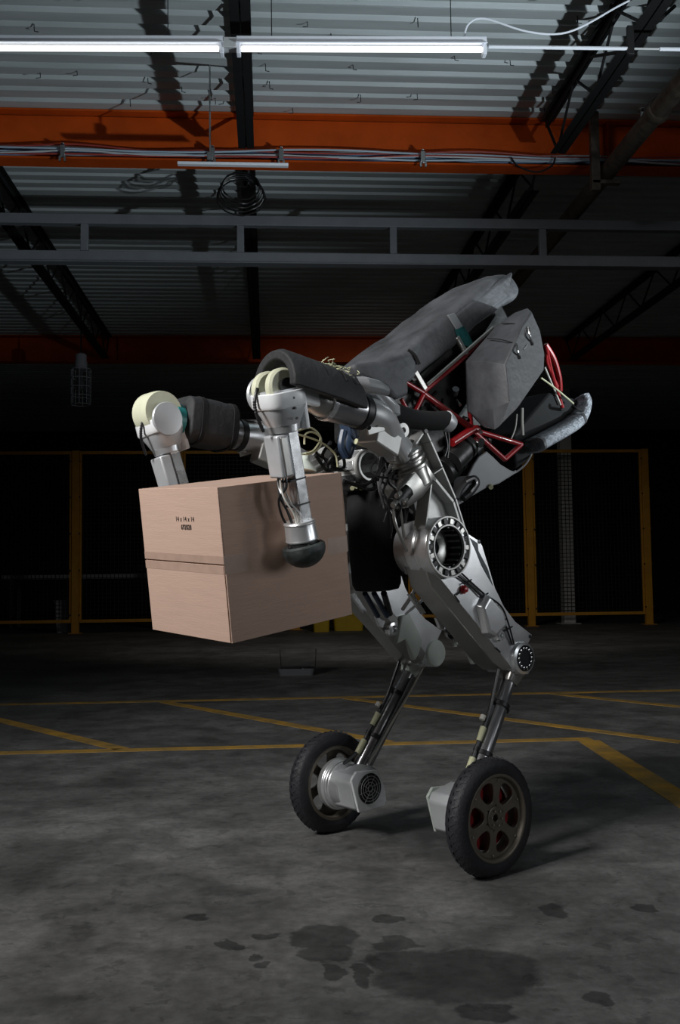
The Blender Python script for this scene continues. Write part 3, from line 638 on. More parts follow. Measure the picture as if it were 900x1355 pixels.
    for a_, b_ in (((601, 787), (608, 797)), ((656, 857), (662, 863))):
        obj('slot', side(MB().tube([P(*a_, so+0.0005), P(*b_, so+0.0005)], 0.003, 6, False), s), 'bore', th)

# ---- hip brackets rising from the hip drum to the torso
for s in BOTH:
    sb = 0.22
    outer = PL([(563, 568), (570, 583), (585, 618), (603, 660), (618, 706), (600, 712), (566, 716), (563, 700), (570, 643), (546, 596)], 0.29)
    br = obj('hip_bracket', side(MB().prism(outer, 0.235, 0.25), s), 'alu_mt', ROB, 0.002, label='triangular ribbed hip bracket')
    def rib(pts, w, s0=0.235, s1=0.292):
        for (a, b_) in zip(pts[:-1], pts[1:]):
            pa, pb = P(*a, 0.29), P(*b_, 0.29); sm = (s0+s1)/2; pa.y = sm; pb.y = sm
            obj('rib', side(MB().beam(pa, pb, s1-s0, w), s), 'alu_mt', br, 0.002)
    rib([(563, 569), (570, 584), (585, 618), (603, 660), (617, 705)], 0.009)
    rib([(563, 569), (546, 594)], 0.008); rib([(546, 594), (562, 613), (574, 632), (600, 664), (608, 690)], 0.012)
    rib([(571, 640), (563, 700)], 0.008); rib([(574, 627), (586, 619)], 0.006)
    for (u, v) in ((548, 595), (573, 634), (562, 571)):
        q = P(u, v, 0.29); obj('bracket_bolt', side(MB().cyl((q.x, 0.285, q.z), (q.x, 0.298, q.z), 0.009, n=12), s), 'mach', br, 0.001)

# ---- pelvis actuators in front of the bracket
for s in BOTH:
    ax0, ax1 = P(530, 590, 0.25), P(548, 632, 0.25); d = (ax1-ax0)
    pv = obj('hip_actuator', side(MB().lathe(ax0, d, [(0, 0.03), (0.0, 0.05), (0.02, 0.056), (0.024, 0.064), (0.032, 0.064), (0.036, 0.056), (0.046, 0.056), (0.05, 0.066), (0.058, 0.066), (0.062, 0.056), (0.072, 0.056), (0.076, 0.066), (0.086, 0.066), (0.09, 0.058), (0.15, 0.054), (0.16, 0.04)], 32), s), 'alu_dk', ROB, 0.001, label='ribbed hip actuator')
    c1 = [P(u, v, 0.25) for u, v in ((556, 622), (540, 642), (524, 660))]
    dd = (c1[2]-c1[0]).normalized(); xx, yy, zz = frame_of(dd)
    obj('valve_block', side(MB().loft([superell(c, xx, yy, h, h*1.1, 16, 4) for c, h in zip(c1, (0.05, 0.052, 0.04))]), s), 'alu_dk', pv, 0.004)
    obj('valve_cap', side(MB().cyl(P(536, 648, 0.27), P(521, 668, 0.27), 0.034, 0.028), s), 'mach', pv, 0.003)
    for (u, v) in ((529, 652), (537, 660), (524, 664)):
        obj('fitting', side(MB().cyl(P(u, v, 0.29), P(u-4, v+5, 0.30), 0.010, n=10), s), 'alu_dk', pv, 0.001)

# ---- arms
EL = P(369, 514, 0.35); EL = Vector((EL.x, 0.345, EL.z))
WR = P(396, 690, 0.305); BL = P(400, 720, 0.292)
SH = P(482, 546, 0.335)
ud = (SH-EL).normalized()
for s in BOTH:
    near = s > 0
    ua = MB().lathe(EL+ud*0.12, ud, [(0, 0.035), (0.03, 0.046), (0.05, 0.050), (0.075, 0.050)], 28)
    ua = obj('upper_arm', side(ua, s), 'alu_dk', ROB, 0.001, label='upper arm link')
    L = (SH-EL).length
    obj('roll_drum', side(MB().lathe(EL+ud*0.19, ud, [(0, 0.044), (0.0, 0.055), (0.012, 0.057), (L-0.215, 0.056), (L-0.21, 0.05)], 32), s), 'steel_dk', ua, 0.001, label='dark polished roll drum')
    obj('drum_ring', side(MB().lathe(EL+ud*0.182, ud, [(0, 0.05), (0, 0.059), (0.016, 0.060), (0.016, 0.05)], 32, closed=True), s), 'alu_br', ua, 0.001)
    obj('drum_band', side(MB().lathe(EL+ud*(L-0.03), ud, [(0, 0.05), (0, 0.0595), (0.022, 0.0595), (0.022, 0.05)], 32, closed=True), s), 'black_pl', ua)
    fk = MB()
    for q in (-0.030, 0.030):
        fk.beam(EL+Vector((0.0, q, -0.005)), EL+ud*0.14+Vector((0, q*0.9, 0.0)), 0.022, 0.06)
    obj('fork_arm', side(fk, s), 'white_plastic', ua, 0.006)
    for q in (-0.034, 0.034):
        dsk = MB().lathe(EL+Vector((0.006, q-0.016, -0.004)), (0, 1, 0), [(0, 0.026), (0, 0.052), (0.007, 0.060), (0.025, 0.060), (0.032, 0.052), (0.032, 0.026)], 36, closed=True)
        obj('elbow_disc', side(dsk, s), 'cream', ua, 0.001, label='cream elbow pulley')
    obj('elbow_pin', side(MB().cyl(EL+Vector((0.006, -0.06, -0.004)), EL+Vector((0.006, 0.06, -0.004)), 0.028), s), 'mach', ua)
    chk = MB().lathe(EL+Vector((0.004, -0.062, -0.012)), (0, -1, 0), [(0, 0.0), (0, 0.056), (0.008, 0.059), (0.014, 0.056), (0.016, 0.03), (0.016, 0.0)], 32, cap=False)
    obj('elbow_cheek', side(chk, s), 'silver_paint', ua, label='round grey elbow cheek')
    if not near:
        obj('elbow_shroud', side(MB().lathe(EL+Vector((0.006, -0.052, 0.014)), (0, 1, 0), [(0, 0.0), (0, 0.072), (0.02, 0.076), (0.085, 0.076), (0.1, 0.06), (0.1, 0.0)], 32, cap=False), s), 'cream', ua, label='cream elbow dome')
        obj('tape_wrap', side(MB().lathe(EL+Vector((0.002, 0.0, 0.0))+ud*0.05, ud, [(0, 0.055), (0, 0.068), (0.032, 0.064), (0.032, 0.05)], 24, closed=True), s), 'teal', ua, label='teal tape wrap')
    # padding over the upper arm
    if near:
        sec = []; npd = 22
        for t, ro, ri, dz in ((-0.012, 0.102, 0.076, 0.010), (0.005, 0.110, 0.074, 0.010), (0.17, 0.108, 0.068, 0.006), (0.275, 0.100, 0.066, 0.0), (0.29, 0.092, 0.068, 0.0)):
            c = EL + ud*t + Vector((0, -0.005, dz)); ring = []
            for k in range(npd):
                a = radians(-8) + radians(196)*k/(npd-1); ring.append(c + Vector((0, cos(a)*ro, sin(a)*ro)))
            for k in range(npd):
                a = radians(-8) + radians(196)*(npd-1-k)/(npd-1); ring.append(c + Vector((0, cos(a)*ri, sin(a)*ri)))
            sec.append(ring)
        pad = obj('arm_pad', MB().loft(sec), 'foam_dk', ua, 0.004, label='black foam half-sleeve')
        for t in (0.12, 0.2, 0.25):
            c = EL + ud*t + Vector((0, -0.005, 0.008))
            obj('pad_slit', MB().tube([c + Vector((0, cos(a)*0.1065, sin(a)*0.1065)) for a in (0.45, 0.65, 0.85)], 0.003, 6), 'black', ua)
        rg = random.Random(5); tw = MB()
        for i in range(26):
            a = rg.uniform(1.1, 2.0); c = EL + ud*rg.uniform(0.14, 0.29) + Vector((0, cos(a)*0.108, 0.006+sin(a)*0.108)); p = c; pts = [c]
            for k in range(3): p = p + Vector((rg.uniform(-0.02, 0.02), rg.uniform(-0.015, 0.02), rg.uniform(-0.008, 0.012))); pts.append(p)
            tw.tube(pts, 0.0014, 5, True, 3)
        tag(obj('frayed_threads', tw, 'wire_y', ua), 'frayed pale threads on the pad', kind='stuff')
    else:
        vx = Vector((0, 1, 0)); vz = ud.cross(vx).normalized()
        sec = [superell(EL+ud*t+Vector((0, 0, 0.014)), vx, vz, h, h*1.04, 24, 4) for t, h in ((0.085, 0.062), (0.095, 0.078), (0.19, 0.082), (0.285, 0.078), (0.295, 0.066))]
        pad = obj('arm_pad', side(MB().loft(sec), s), 'foam_dk', ua, 0.003, label='black foam wrap')
        for t in (0.13, 0.26):
            obj('pad_strap', side(MB().loft([superell(EL+ud*tt+Vector((0, 0, 0.014)), vx, vz, 0.0835, 0.0865, 24, 4) for tt in (t, t+0.014)]), s), 'black', ua)
    # elbow housing
    fd = (WR-EL).normalized(); xx = (Vector((1, 0, 0)) - fd*fd.x).normalized(); yy = fd.cross(xx)
    hz = [(0.002, 0.062, 0.066, 4), (0.03, 0.066, 0.068, 4), (0.058, 0.064, 0.066, 3.5), (0.075, 0.058, 0.060, 3), (0.105, 0.050, 0.051, 2.4), (0.112, 0.046, 0.046, 2)]
    eh = obj('elbow_housing', side(MB().loft([superell(EL+fd*t, xx, yy, a, b, 32, p) for t, a, b, p in hz]), s), 'silver_paint', ROB, label='silver elbow cup')
    obj('cup_shell', side(MB().loft([superell(EL+fd*t+xx*0.004, xx, yy, a, b, 32, p) for t, a, b, p in ((0.008, 0.067, 0.070, 4), (0.045, 0.069, 0.071, 4), (0.056, 0.063, 0.067, 4))]), s), 'white_plastic', eh, 0.003, label='white outer shell')
    obj('neck_ring', side(MB().lathe(EL+fd*0.108, fd, [(0, 0.04), (0, 0.05), (0.02, 0.048), (0.024, 0.036)], 32), s), 'alu', eh)
    obj('cup_ear', side(MB().loft([superell(EL+fd*t-xx*(0.058+0.03*(0.11-t)), xx, yy, 0.012, 0.045, 16, 4) for t in (-0.01, 0.05, 0.105, 0.13)]), s), 'white_plastic', eh, 0.002)
    for k in range(3):
        q = EL+fd*(0.03+0.03*k)+yy*(-0.067 if yy.y < 0 else 0.067)
        obj('screw', side(MB().cyl(q, q+Vector((0, 0.004, 0)), 0.004, n=8), s), 'mach', eh)
    ch = [P(341, 514, 0.33), P(337, 532, 0.33), P(340, 550, 0.335), P(349, 572, 0.34)]
    obj('bead_cable', side(MB().tube(ch, [0.006, 0.0045]*16, 8, True, 10), s), 'wire_k', eh)
    # forearm
    f0 = EL + fd*0.125; Lf = (WR-f0).length
    bk = -xx*0.016
    fm = MB().beam(f0+bk, WR+bk+fd*0.002, 0.040, 0.040, yy); fm = obj('forearm', side(fm, s), 'alu_br', ROB, 0.003, label='bright square aluminium forearm')
    fx = xx*0.036
    obj('servo_box', side(MB().beam(f0+fx+fd*0.008, f0+fx+fd*0.135, 0.070, 0.044, yy), s), 'silver_paint', fm, 0.006, label='grey servo box')
    obj('servo_fin', side(MB().beam(f0+fx+yy*(0.036 if yy.y > 0 else -0.036)+fd*0.014, f0+fx+yy*(0.036 if yy.y > 0 else -0.036)+fd*0.13, 0.008, 0.024, yy), s), 'alu_dk', fm, 0.002)
    rg = random.Random(11)
    for k in range(6):
        o1 = xx*rg.uniform(0.018, 0.05) + yy*rg.uniform(-0.025, 0.025); o2 = xx*rg.uniform(0.012, 0.04) + yy*rg.uniform(-0.03, 0.03)
        pts = [f0+o1+fd*0.125, f0+o1*1.1+fd*(0.165), f0+(o1+o2)*0.6+fd*0.2+xx*rg.uniform(0, .012), f0+o2+fd*(Lf-0.03), f0+o2*0.8+fd*(Lf+0.004)]
        obj('forearm_wire', side(MB().tube(pts, rg.choice((0.003, 0.004)), 6), s), rg.choice(('wire_w', 'wire_k', 'wire_k', 'alu')), fm)
    for t in (0.148, 0.225):
        obj('cable_tie', side(MB().loft([superell(f0+bk+xx*0.012+fd*tt, yy, xx, 0.0225, 0.036, 20, 8) for tt in (t, t+0.005)]), s), 'wire_k', fm)
    # wrist and ball hand
    wd_ = (BL-WR).normalized()
    wr = obj('wrist', side(MB().lathe(WR, fd, [(-0.002, 0.03), (-0.002, 0.046), (0.004, 0.050), (0.008, 0.047), (0.050, 0.049), (0.056, 0.051), (0.060, 0.049), (0.060, 0.03)], 36), s), 'alu', ROB, 0.001, label='silver wrist drum')
    obj('wrist_collar', side(MB().lathe(WR+fd*0.058, fd, [(0, 0.04), (0, 0.047), (0.018, 0.047), (0.022, 0.04)], 28), s), 'black_pl', wr)
    for k in range(5):
        a = 2*pi*k/5; q = WR+fd*0.068+(xx*cos(a)+yy*sin(a))*0.047
        obj('collar_screw', side(MB().cyl(q, q+(xx*cos(a)+yy*sin(a))*0.004, 0.004, n=8), s), 'bolt', wr)
    pr = [(0.0, 0.05), (-0.004, 0.060), (0.002, 0.067)] + [(0.006+0.062*sin(a), 0.068*cos(a)) for a in [radians(6+k*8.4) for k in range(11)]]
    bd = (fd + Vector((0, 0.10, 0))).normalized()
    obj('hand_ball', side(MB().lathe(WR+fd*0.076, bd, pr, 36), s), 'ball', wr, label='scuffed black rubber half-ball hand')
    # shoulder casting
    s0, s1, s2, s3 = SH+ud*-0.006, P(500, 553, 0.315), P(512, 575, 0.285), P(530, 600, 0.255)
    path = spline([s0, s1, s2, s3], 5); secs = []
    for i, c in enumerate(path):
        d = (path[min(i+1, len(path)-1)] - path[max(i-1, 0)]).normalized(); sx_ = Vector((0, 1, 0)); sx_ = (sx_ - d*sx_.dot(d)).normalized(); sy_ = d.cross(sx_); t = i/(len(path)-1)
        secs.append(superell(c, sx_, sy_, 0.054-0.008*t, 0.054-0.012*t, 24, 2.0+2.0*t))
    shd = obj('shoulder_casting', side(MB().loft(secs), s), 'alu', ROB, label='silver shoulder casting')
    obj('shoulder_cap', side(MB().loft([superell(P(u, v, 0.33), (0, 1, 0), ud, h, k, 20, 2.6) for u, v, h, k in ((486, 524, 0.03, 0.03), (500, 527, 0.045, 0.05), (510, 537, 0.045, 0.045), (517, 548, 0.03, 0.03))]), s), 'silver_paint', shd, 0.003)
    obj('shoulder_block', side(MB().beam(P(488, 572, 0.31), P(518, 592, 0.29), 0.08, 0.07), s), 'alu_mt', shd, 0.006)
    obj('block_plate', side(MB().beam(P(486, 570, 0.353), P(508, 564, 0.353), 0.006, 0.03), s), 'alu_mt', shd, 0.002)
    for (u, v) in ((486, 568), (495, 564)):
        obj('block_bolt', side(MB().cyl(P(u, v, 0.33), P(u, v, 0.33)+Vector((0.02, 0.03, 0.0)), 0.008, n=10), s), 'bolt', shd)
    obj('shoulder_strut', side(MB().beam(P(508, 552, 0.32), P(536, 596, 0.28), 0.03, 0.022), s), 'alu_dk', shd, 0.004)
    obj('strut_eye', side(MB().lathe(P(529, 570, 0.30), (0, 1, 0), [(0, 0.010), (0, 0.024), (0.02, 0.024), (0.02, 0.010)], 20, closed=True), s), 'alu_mt', shd)

# ---- torso
TD = Vector((-0.803, 0, 0.596)); TN = Vector((0.596, 0, 0.803)); YV = Vector((0, 1, 0))
prs = random.Random(2); secs = []
for a, zt, hw, th_ in ((0.275, 1.675, 0.150, 0.03), (0.26, 1.700, 0.172, 0.07), (0.20, 1.748, 0.178, 0.115), (0.10, 1.818, 0.176, 0.12), (0.0, 1.89, 0.172, 0.12), (-0.1, 1.960, 0.168, 0.12), (-0.2, 2.032, 0.166, 0.12), (-0.3, 2.102, 0.162, 0.12), (-0.38, 2.155, 0.156, 0.125), (-0.45, 2.190, 0.150, 0.13), (-0.493, 2.210, 0.140, 0.125), (-0.534, 2.219, 0.122, 0.105), (-0.562, 2.210, 0.09, 0.07), (-0.585, 2.200, 0.05, 0.035), (-0.592, 2.192, 0.012, 0.010)):
    c = Vector((a, 0, zt)) - TN*th_/2
    secs.append(superell(c, YV, TN, hw, th_/2, 40, 6 if a > -0.42 else (4.5 if a > -0.5 else 3.2)))
pad = obj('back_pad', MB().loft(secs), 'foam', ROB, 0, sub=1, label='black foam back pad')
tx = bpy.data.textures.new('pad_lumps', 'CLOUDS'); tx.noise_scale = 0.12
dmod = pad.modifiers.new('lumps', 'DISPLACE'); dmod.texture = tx; dmod.strength = 0.018; dmod.mid_level = 0.5; dmod.texture_coords = 'LOCAL'
pad.modifiers['sub'].levels = 2; pad.modifiers['sub'].render_levels = 2
# front flap hanging over the shoulder
fl0 = [(464, 482), (500, 478), (540, 466), (549, 478), (548, 490), (537, 506), (538, 523), (520, 530), (506, 514), (472, 499)]
obj('pad_flap', MB().prism(PL(fl0, 0.16), 0.125, 0.178), 'foam', pad, 0.016, seg=3, label='front corner flap of the pad')
for s in BOTH: obj('pad_side', side(MB().prism([(p.x, p.z) for p in (Vector((0.02, 0, 1.86)), Vector((-0.50, 0, 2.205)), Vector((-0.46, 0, 2.09)), Vector((0.06, 0, 1.74)))], 0.14, 0.168), s), 'foam', pad, 0.012, seg=3)
obj('pad_strap', MB().tube([P(540, 463, 0.172), P(549, 470, 0.182), P(555, 482, 0.182)], 0.006, 8), 'black', pad)
obj('pad_patch', MB().prism(PL([(592, 417), (601, 414), (612, 432), (604, 436)], 0.172), 0.168, 0.176), 'decal', pad, 0.002, label='grey tape patch')
obj('teal_bag', MB().loft([superell(P(u, v, 0.17), (1, 0, 0), (0, 0, 1), h, h*1.2, 12, 3) for u, v, h in ((605, 436, 0.012), (612, 442, 0.025), (618, 450, 0.02), (624, 455, 0.008))]), 'teal', pad, label='teal cloth poking out')
# core
core = [Vector((0.20, 0, 1.60)), Vector((-0.46, 0, 2.08)), Vector((-0.56, 0, 1.96)), Vector((-0.44, 0, 1.66)), Vector((-0.2, 0, 1.47)), Vector((0.06, 0, 1.42)), Vector((0.2, 0, 1.5))]
cr_ = obj('torso_core', MB().prism([(p.x, p.z) for p in core], -0.13, 0.13), 'mach', ROB, 0.01, label='dark machinery core')
for (u, v, s_, r_, dx) in ((607, 600, 0.14, 0.05, 0.12), (592, 615, 0.10, 0.06, 0.1), (632, 588, 0.12, 0.035, 0.10)):
    p = P(u, v, s_); obj('pump', MB().lathe(p, TD, [(-dx/2, 0.6*r_), (-dx/2, r_), (dx*0.2, r_), (dx*0.22, r_*0.85), (dx*0.3, r_*0.85), (dx*0.32, r_), (dx/2, r_), (dx/2+0.01, r_*0.7)], 24), 'mach', cr_, 0.001)
p = P(629, 584, 0.17); obj('pump_cap', MB().cyl(p, p+Vector((0.0, 0.03, -0.01)), 0.018), 'chrome', cr_)
p = P(697, 551, 0.0); obj('motor_end', MB().lathe(p, (-0.9, 0.3, 0), [(0, 0.022), (0.05, 0.024), (0.055, 0.018)], 20), 'chrome', cr_)
rg = random.Random(21)
for k in range(16):
    u, v = rg.uniform(545, 618), rg.uniform(498, 560); p = P(u, v, 0.145)
    obj('core_fitting', MB().cyl(p, p+Vector((rg.uniform(-.04, .04), 0.02, rg.uniform(-.04, .04))), rg.uniform(0.006, 0.014), n=10), rg.choice(('mach', 'steel_dk', 'alu_dk', 'mach', 'red_dk')), cr_)
for s in BOTH:
    # side pods
    out = PL([(704, 411), (715, 436), (721, 468), (720, 490), (684, 542), (661, 565), (673, 533), (668, 482), (690, 432)], 0.37)
    cx_, cz_ = sum(p[0] for p in out)/9, sum(p[1] for p in out)/9
    inn = [(a, z) for a, z in out]
    # inner outline: wider at the front edge
    inn[8] = P2(655, 432, 0.18); inn[7] = P2(616, 478, 0.18); inn[6] = P2(621, 546, 0.18); inn[5] = P2(640, 566, 0.18); inn[0] = P2(680, 414, 0.18)
    inn[1] = (out[1][0]+0.01, out[1][1]+0.01); inn[2] = (out[2][0]+0.01, out[2][1]); inn[3] = (out[3][0]+0.012, out[3][1]); inn[4] = (out[4][0]+0.012, out[4][1]-0.008)
    mid = [(o_[0]*0.55+i_[0]*0.45, o_[1]*0.55+i_[1]*0.45) for o_, i_ in zip(out, inn)]
    mid = scal(mid, (cx_, cz_), 1.05)
    secs = [[Vector((a, sv, z)) for a, z in pl_] for pl_, sv in ((scal(inn, (cx_, cz_), 0.94), 0.165), (inn, 0.185), (mid, 0.30), (out, 0.365), (scal(out, (cx_, cz_), 0.96), 0.372))]
    pod = obj('side_pod', side(MB().loft(secs), s), 'pod', ROB, 0.010, seg=3, label='moulded black side pod')
    for (a0, a1) in (((683, 455), (687, 471)), ((699, 433), (704, 453))):
        obj('pod_clip', side(MB().tube([P(*a0, 0.374), P((a0[0]+a1[0])/2, (a0[1]+a1[1])/2+1, 0.384), P(*a1, 0.374)], 0.004, 8), s), 'bolt', pod, label='small steel clip')
        obj('clip_seat', side(MB().tube([P(a1[0], a1[1], 0.374), P(a1[0]+1, a1[1]+4, 0.374)], 0.005, 8, False), s), 'black', pod)
    for (a0, a1) in (((645, 448), (683, 455)), ((664, 428), (698, 433))):
        obj('pod_seam', side(MB().tube([P(a0[0], a0[1], 0.235), P((a0[0]+a1[0])/2, (a0[1]+a1[1])/2-2, 0.315), P(a1[0], a1[1], 0.373)], 0.0022, 6), s), 'black', pod)
    obj('pod_mark', side(MB().tube([P(693, 462, 0.373), P(696, 459, 0.373), P(698, 456, 0.373)], 0.0025, 6), s), 'decal', pod)
    # red tube frame
    FS = 0.165
    tubes = [((560, 518), (616, 471), 0.011), ((616, 471), (648, 440), 0.011), ((560, 521), (627, 569), 0.012), ((620, 528), (624, 566), 0.009), ((627, 569), (690, 588), 0.010), ((690, 588), (668, 608), 0.010), ((627, 571), (668, 608), 0.010), ((598, 586), (627, 567), 0.016), ((547, 548), (560, 522), 0.010), ((531, 528), (540, 545), 0.008), ((560, 520), (535, 505), 0.009)]
    for a0, a1, r_ in tubes:
        obj('frame_tube', side(MB().tube([P(*a0, FS), P(*a1, FS)], r_, 12, False), s), 'red', ROB, label='red frame tube')
    obj('steel_rail', side(MB().tube([P(566, 509, FS+0.01), P(652, 434, FS+0.01)], 0.007, 10, False), s), 'alu_dk', ROB)
    obj('rail_bracket', side(MB().beam(P(548, 492, FS), P(562, 516, FS), 0.02, 0.022), s), 'alu_dk', ROB, 0.003)
    obj('rail_bracket', side(MB().beam(P(604, 446, FS), P(617, 470, FS), 0.02, 0.018), s), 'alu_dk', ROB, 0.003)
    obj('frame_joint', side(MB().lathe(P(629, 568, FS), (0, 1, 0), [(-0.012, 0.01), (-0.008, 0.017), (0.014, 0.015), (0.016, 0.006)], 14), s), 'red', ROB)
    obj('joint_bolt', side(MB().cyl(P(634, 570, 0.185), P(637, 572, 0.2), 0.007, n=10), s), 'bolt', ROB)
# rear red tubes and wires
for pts, r_ in (([(722, 456), (729, 490), (744, 540)], 0.010), ([(722, 456), (733, 475), (740, 500), (741, 518)], 0.012), ([(725, 462), (724, 480), (738, 512)], 0.007)):
    obj('frame_tube', MB().tube([P(u, v, 0.05) for u, v in pts], r_, 10), 'red', ROB, label='red rear frame tube')
for pts, s_, m_, r_ in (([(691, 540), (691, 560), (692, 576)], 0.16, 'wire_w', 0.0055), ([(684, 548), (682, 566), (676, 582)], 0.16, 'wire_w', 0.003), ([(716, 500), (730, 510), (745, 522), (759, 534)], 0.08, 'wire_y', 0.004), ([(721, 486), (732, 512), (742, 536)], 0.06, 'wire_w', 0.004)):
    obj('wire', MB().tube([P(u, v, s_) for u, v in pts], r_, 7), m_, ROB)
# belly pan
lowc = [(600, 673), (612, 665), (625, 656), (644, 645), (660, 640), (673, 632), (684, 625)]
upc = [(684, 625), (675, 622), (662, 614), (652, 604), (644, 597), (634, 604), (627, 614), (618, 632), (607, 650), (600, 664)]
bp_ = obj('belly_pan', MB().prism(PL(lowc + upc[1:], 0.15), 0.140, 0.152), 'pan', ROB, 0.004, label='pale curved belly pan')
lc = [P(u, v, 0.15) for u, v in lowc]
sheet = MB(); v = []
for p in lc: v += [(p.x, 0.15, p.z), (p.x, -0.15, p.z), (p.x+0.004, -0.15, p.z+0.008), (p.x+0.004, 0.15, p.z+0.008)]
sheet.loft([[Vector(q) for q in v[i*4:i*4+4]] for i in range(len(lc))]); obj('pan_floor', sheet, 'pan', bp_)
obj('pan_wall', MB().prism(PL(lowc + upc[1:], 0.15), -0.152, -0.140), 'pan', bp_, 0.004)
obj('pan_rim', MB().tube([P(683, 625, 0.13), P(694, 616, 0.10), P(701, 606, 0.06), P(706, 594, 0.03)], 0.004, 8), 'alu', bp_)
obj('pan_bolt', MB().cyl(P(649, 643, 0.155), P(650, 645, 0.165), 0.009, n=10), 'wire_y', bp_)
obj('intake_hose', MB().tube([P(604, 660, 0.165), P(609, 648, 0.165), P(618, 637, 0.165), P(628, 633, 0.165), P(631, 640, 0.165), P(624, 651, 0.165), P(613, 660, 0.165)], 0.012, 10), 'black_pl', bp_)
obj('hose_rim', MB().tube([P(618, 637, 0.182), P(628, 633, 0.182), P(631, 640, 0.182), P(624, 651, 0.182)], 0.004, 8), 'alu', bp_)
# tail cover and bumper
tc_ = PL([(672, 575), (720, 520), (760, 530), (765, 548), (706, 588), (690, 612), (676, 622)], 0.02)
tco = obj('tail_cover', MB().prism(tc_, -0.12, 0.05), 'black', ROB, 0.012, label='black cloth tail cover')
bt = [(706, 590), (722, 581), (740, 571), (757, 560), (766, 548), (769, 534), (766, 526)]
secs = []; pts = [P(u, v, 0.10-0.01*i) for i, (u, v) in enumerate(bt)]
pp_ = spline(pts, 4)
for i, c in enumerate(pp_):
    d = (pp_[min(i+1, len(pp_)-1)] - pp_[max(i-1, 0)]).normalized(); sx_ = (YV - d*YV.dot(d)).normalized(); sy_ = d.cross(sx_); t = i/(len(pp_)-1)
    secs.append(superell(c, sx_, sy_, 0.05*(0.8 if i in (0, len(pp_)-1) else 1), (0.030 if t < 0.6 else 0.026)*(0.8 if i in (0, len(pp_)-1) else 1), 20, 3))
bump_ = obj('tail_bumper', MB().loft(secs), 'padding', ROB, label='quilted grey padded tail bumper')
for q in (0, 13):
    c = pp_[q]; d = (pp_[q+1]-pp_[q]).normalized(); sx_ = (YV - d*YV.dot(d)).normalized(); sy_ = d.cross(sx_)
    obj('bumper_band', MB().loft([superell(c+d*t, sx_, sy_, 0.053, 0.032, 20, 3) for t in (0.0, 0.016)]), 'steel_dk', bump_)
obj('bumper_strap', MB().tube([P(757, 537, 0.12), P(764, 541, 0.135), P(771, 543, 0.12)], 0.007, 8), 'black', bump_)

# ---- waist barrel, drum, hoses between the arms and legs
ba, bb = P(492, 648, 0.02), P(499, 782, 0.02); bd = (bb-ba)
br_ = obj('waist_barrel', MB().lathe(ba, bd, [(0.0, 0.06), (0.004, 0.085), (0.02, 0.092), (0.1, 0.095), (0.26, 0.092), (0.34, 0.088), (0.36, 0.078), (0.365, 0.05)], 40), 'black', ROB, label='black cloth-wrapped barrel')
da = P(490, 616, 0.03); 
dr = obj('waist_drum', MB().lathe(da, (0, -1, 0.0), [(0.0, 0.047), (0, 0.056), (0.008, 0.058), (0.13, 0.058), (0.14, 0.056), (0.14, 0.0), (0.12, 0.0), (0.12, 0.047)], 36, cap=False), 'alu_mt', ROB, 0.001, label='open silver drum')
for k in range(8):
    a = 2*pi*k/8; R = Matrix.Rotation(-a, 3, 'Y')
    obj('drum_window', MB().box(da + Vector((0, -0.07, 0)) + R @ Vector((0.0585, 0, 0)), (0.003, 0.045, 0.016), R), 'alu_br', dr, 0.002)
obj('drum_base', MB().box(P(470, 645, 0.0)+Vector((0, -0.02, 0)), (0.06, 0.09, 0.016)), 'mach', dr, 0.004)
for (u, v) in ((466, 646), (471, 644), (478, 646)): obj('brass_fitting', MB().cyl(P(u, v, 0.04), P(u, v, 0.075), 0.008, n=8), 'wire_y', dr)
# pelvis
pel = PL([(520, 610), (545, 585), (565, 600), (575, 640), (570, 700), (550, 735), (530, 720), (515, 660)], 0.0)
obj('pelvis', MB().prism([(a+0.0, z) for a, z in pel], -0.12, 0.11), 'mach', ROB, 0.012, label='dark pelvis block')
rg = random.Random(31)
hz = []
for k in range(22):
    u0_, v0_ = rg.uniform(500, 530), rg.uniform(600, 660); u1_, v1_ = u0_+rg.uniform(-8, 20), v0_+rg.uniform(30, 80)
    s0_ = rg.uniform(0.10, 0.24); q = [P(u0_, v0_, s0_), P(u0_+rg.uniform(-12, 6), v0_+15, s0_+rg.uniform(-.02, .05)), P((u0_+u1_)/2+rg.uniform(-10, 10), (v0_+v1_)/2, s0_+0.03), P(u1_, v1_, s0_)]
    obj('hydraulic_hose', MB().tube(q, rg.uniform(0.003, 0.007), 7), rg.choice(('wire_k', 'wire_k', 'wire_k', 'steel_dk', 'alu_dk')), ROB)
for pts, m_, r_ in (([(505, 600), (497, 630), (480, 642), (455, 636)], 'wire_k', 0.006), ([(507, 610), (500, 640), (488, 648), (465, 640)], 'wire_k', 0.006), ([(508, 628), (516, 660), (518, 690)], 'wire_k', 0.006),
                    ([(462, 560), (464, 572), (470, 582), (480, 588)], 'wire_b', 0.006), ([(455, 570), (452, 590), (458, 605)], 'wire_b', 0.014)):
    obj('hydraulic_hose', MB().tube([P(u, v, 0.10) for u, v in pts], r_, 8), m_, ROB)
obj('dark_sleeve', MB().tube([P(460, 560, 0.05), P(462, 580, 0.05), P(455, 602, 0.05)], 0.03, 12), 'wire_b', ROB)
obj('hose_tip', MB().cyl(P(471, 584, 0.12), P(484, 588, 0.12), 0.010, 0.012), 'wire_y', ROB)
for k, pts in enumerate(([(392, 571), (410, 566), (423, 576), (424, 590), (412, 600), (398, 601)], [(392, 574), (415, 581), (432, 590), (444, 602), (447, 618)], [(403, 588), (404, 575), (414, 572), (424, 580), (415, 596), (404, 600)])):
    obj('thin_tube', MB().tube([P(u, v, 0.10) for u, v in pts], 0.0035, 7), 'wire_y', ROB, label='pale yellow looped tubing')
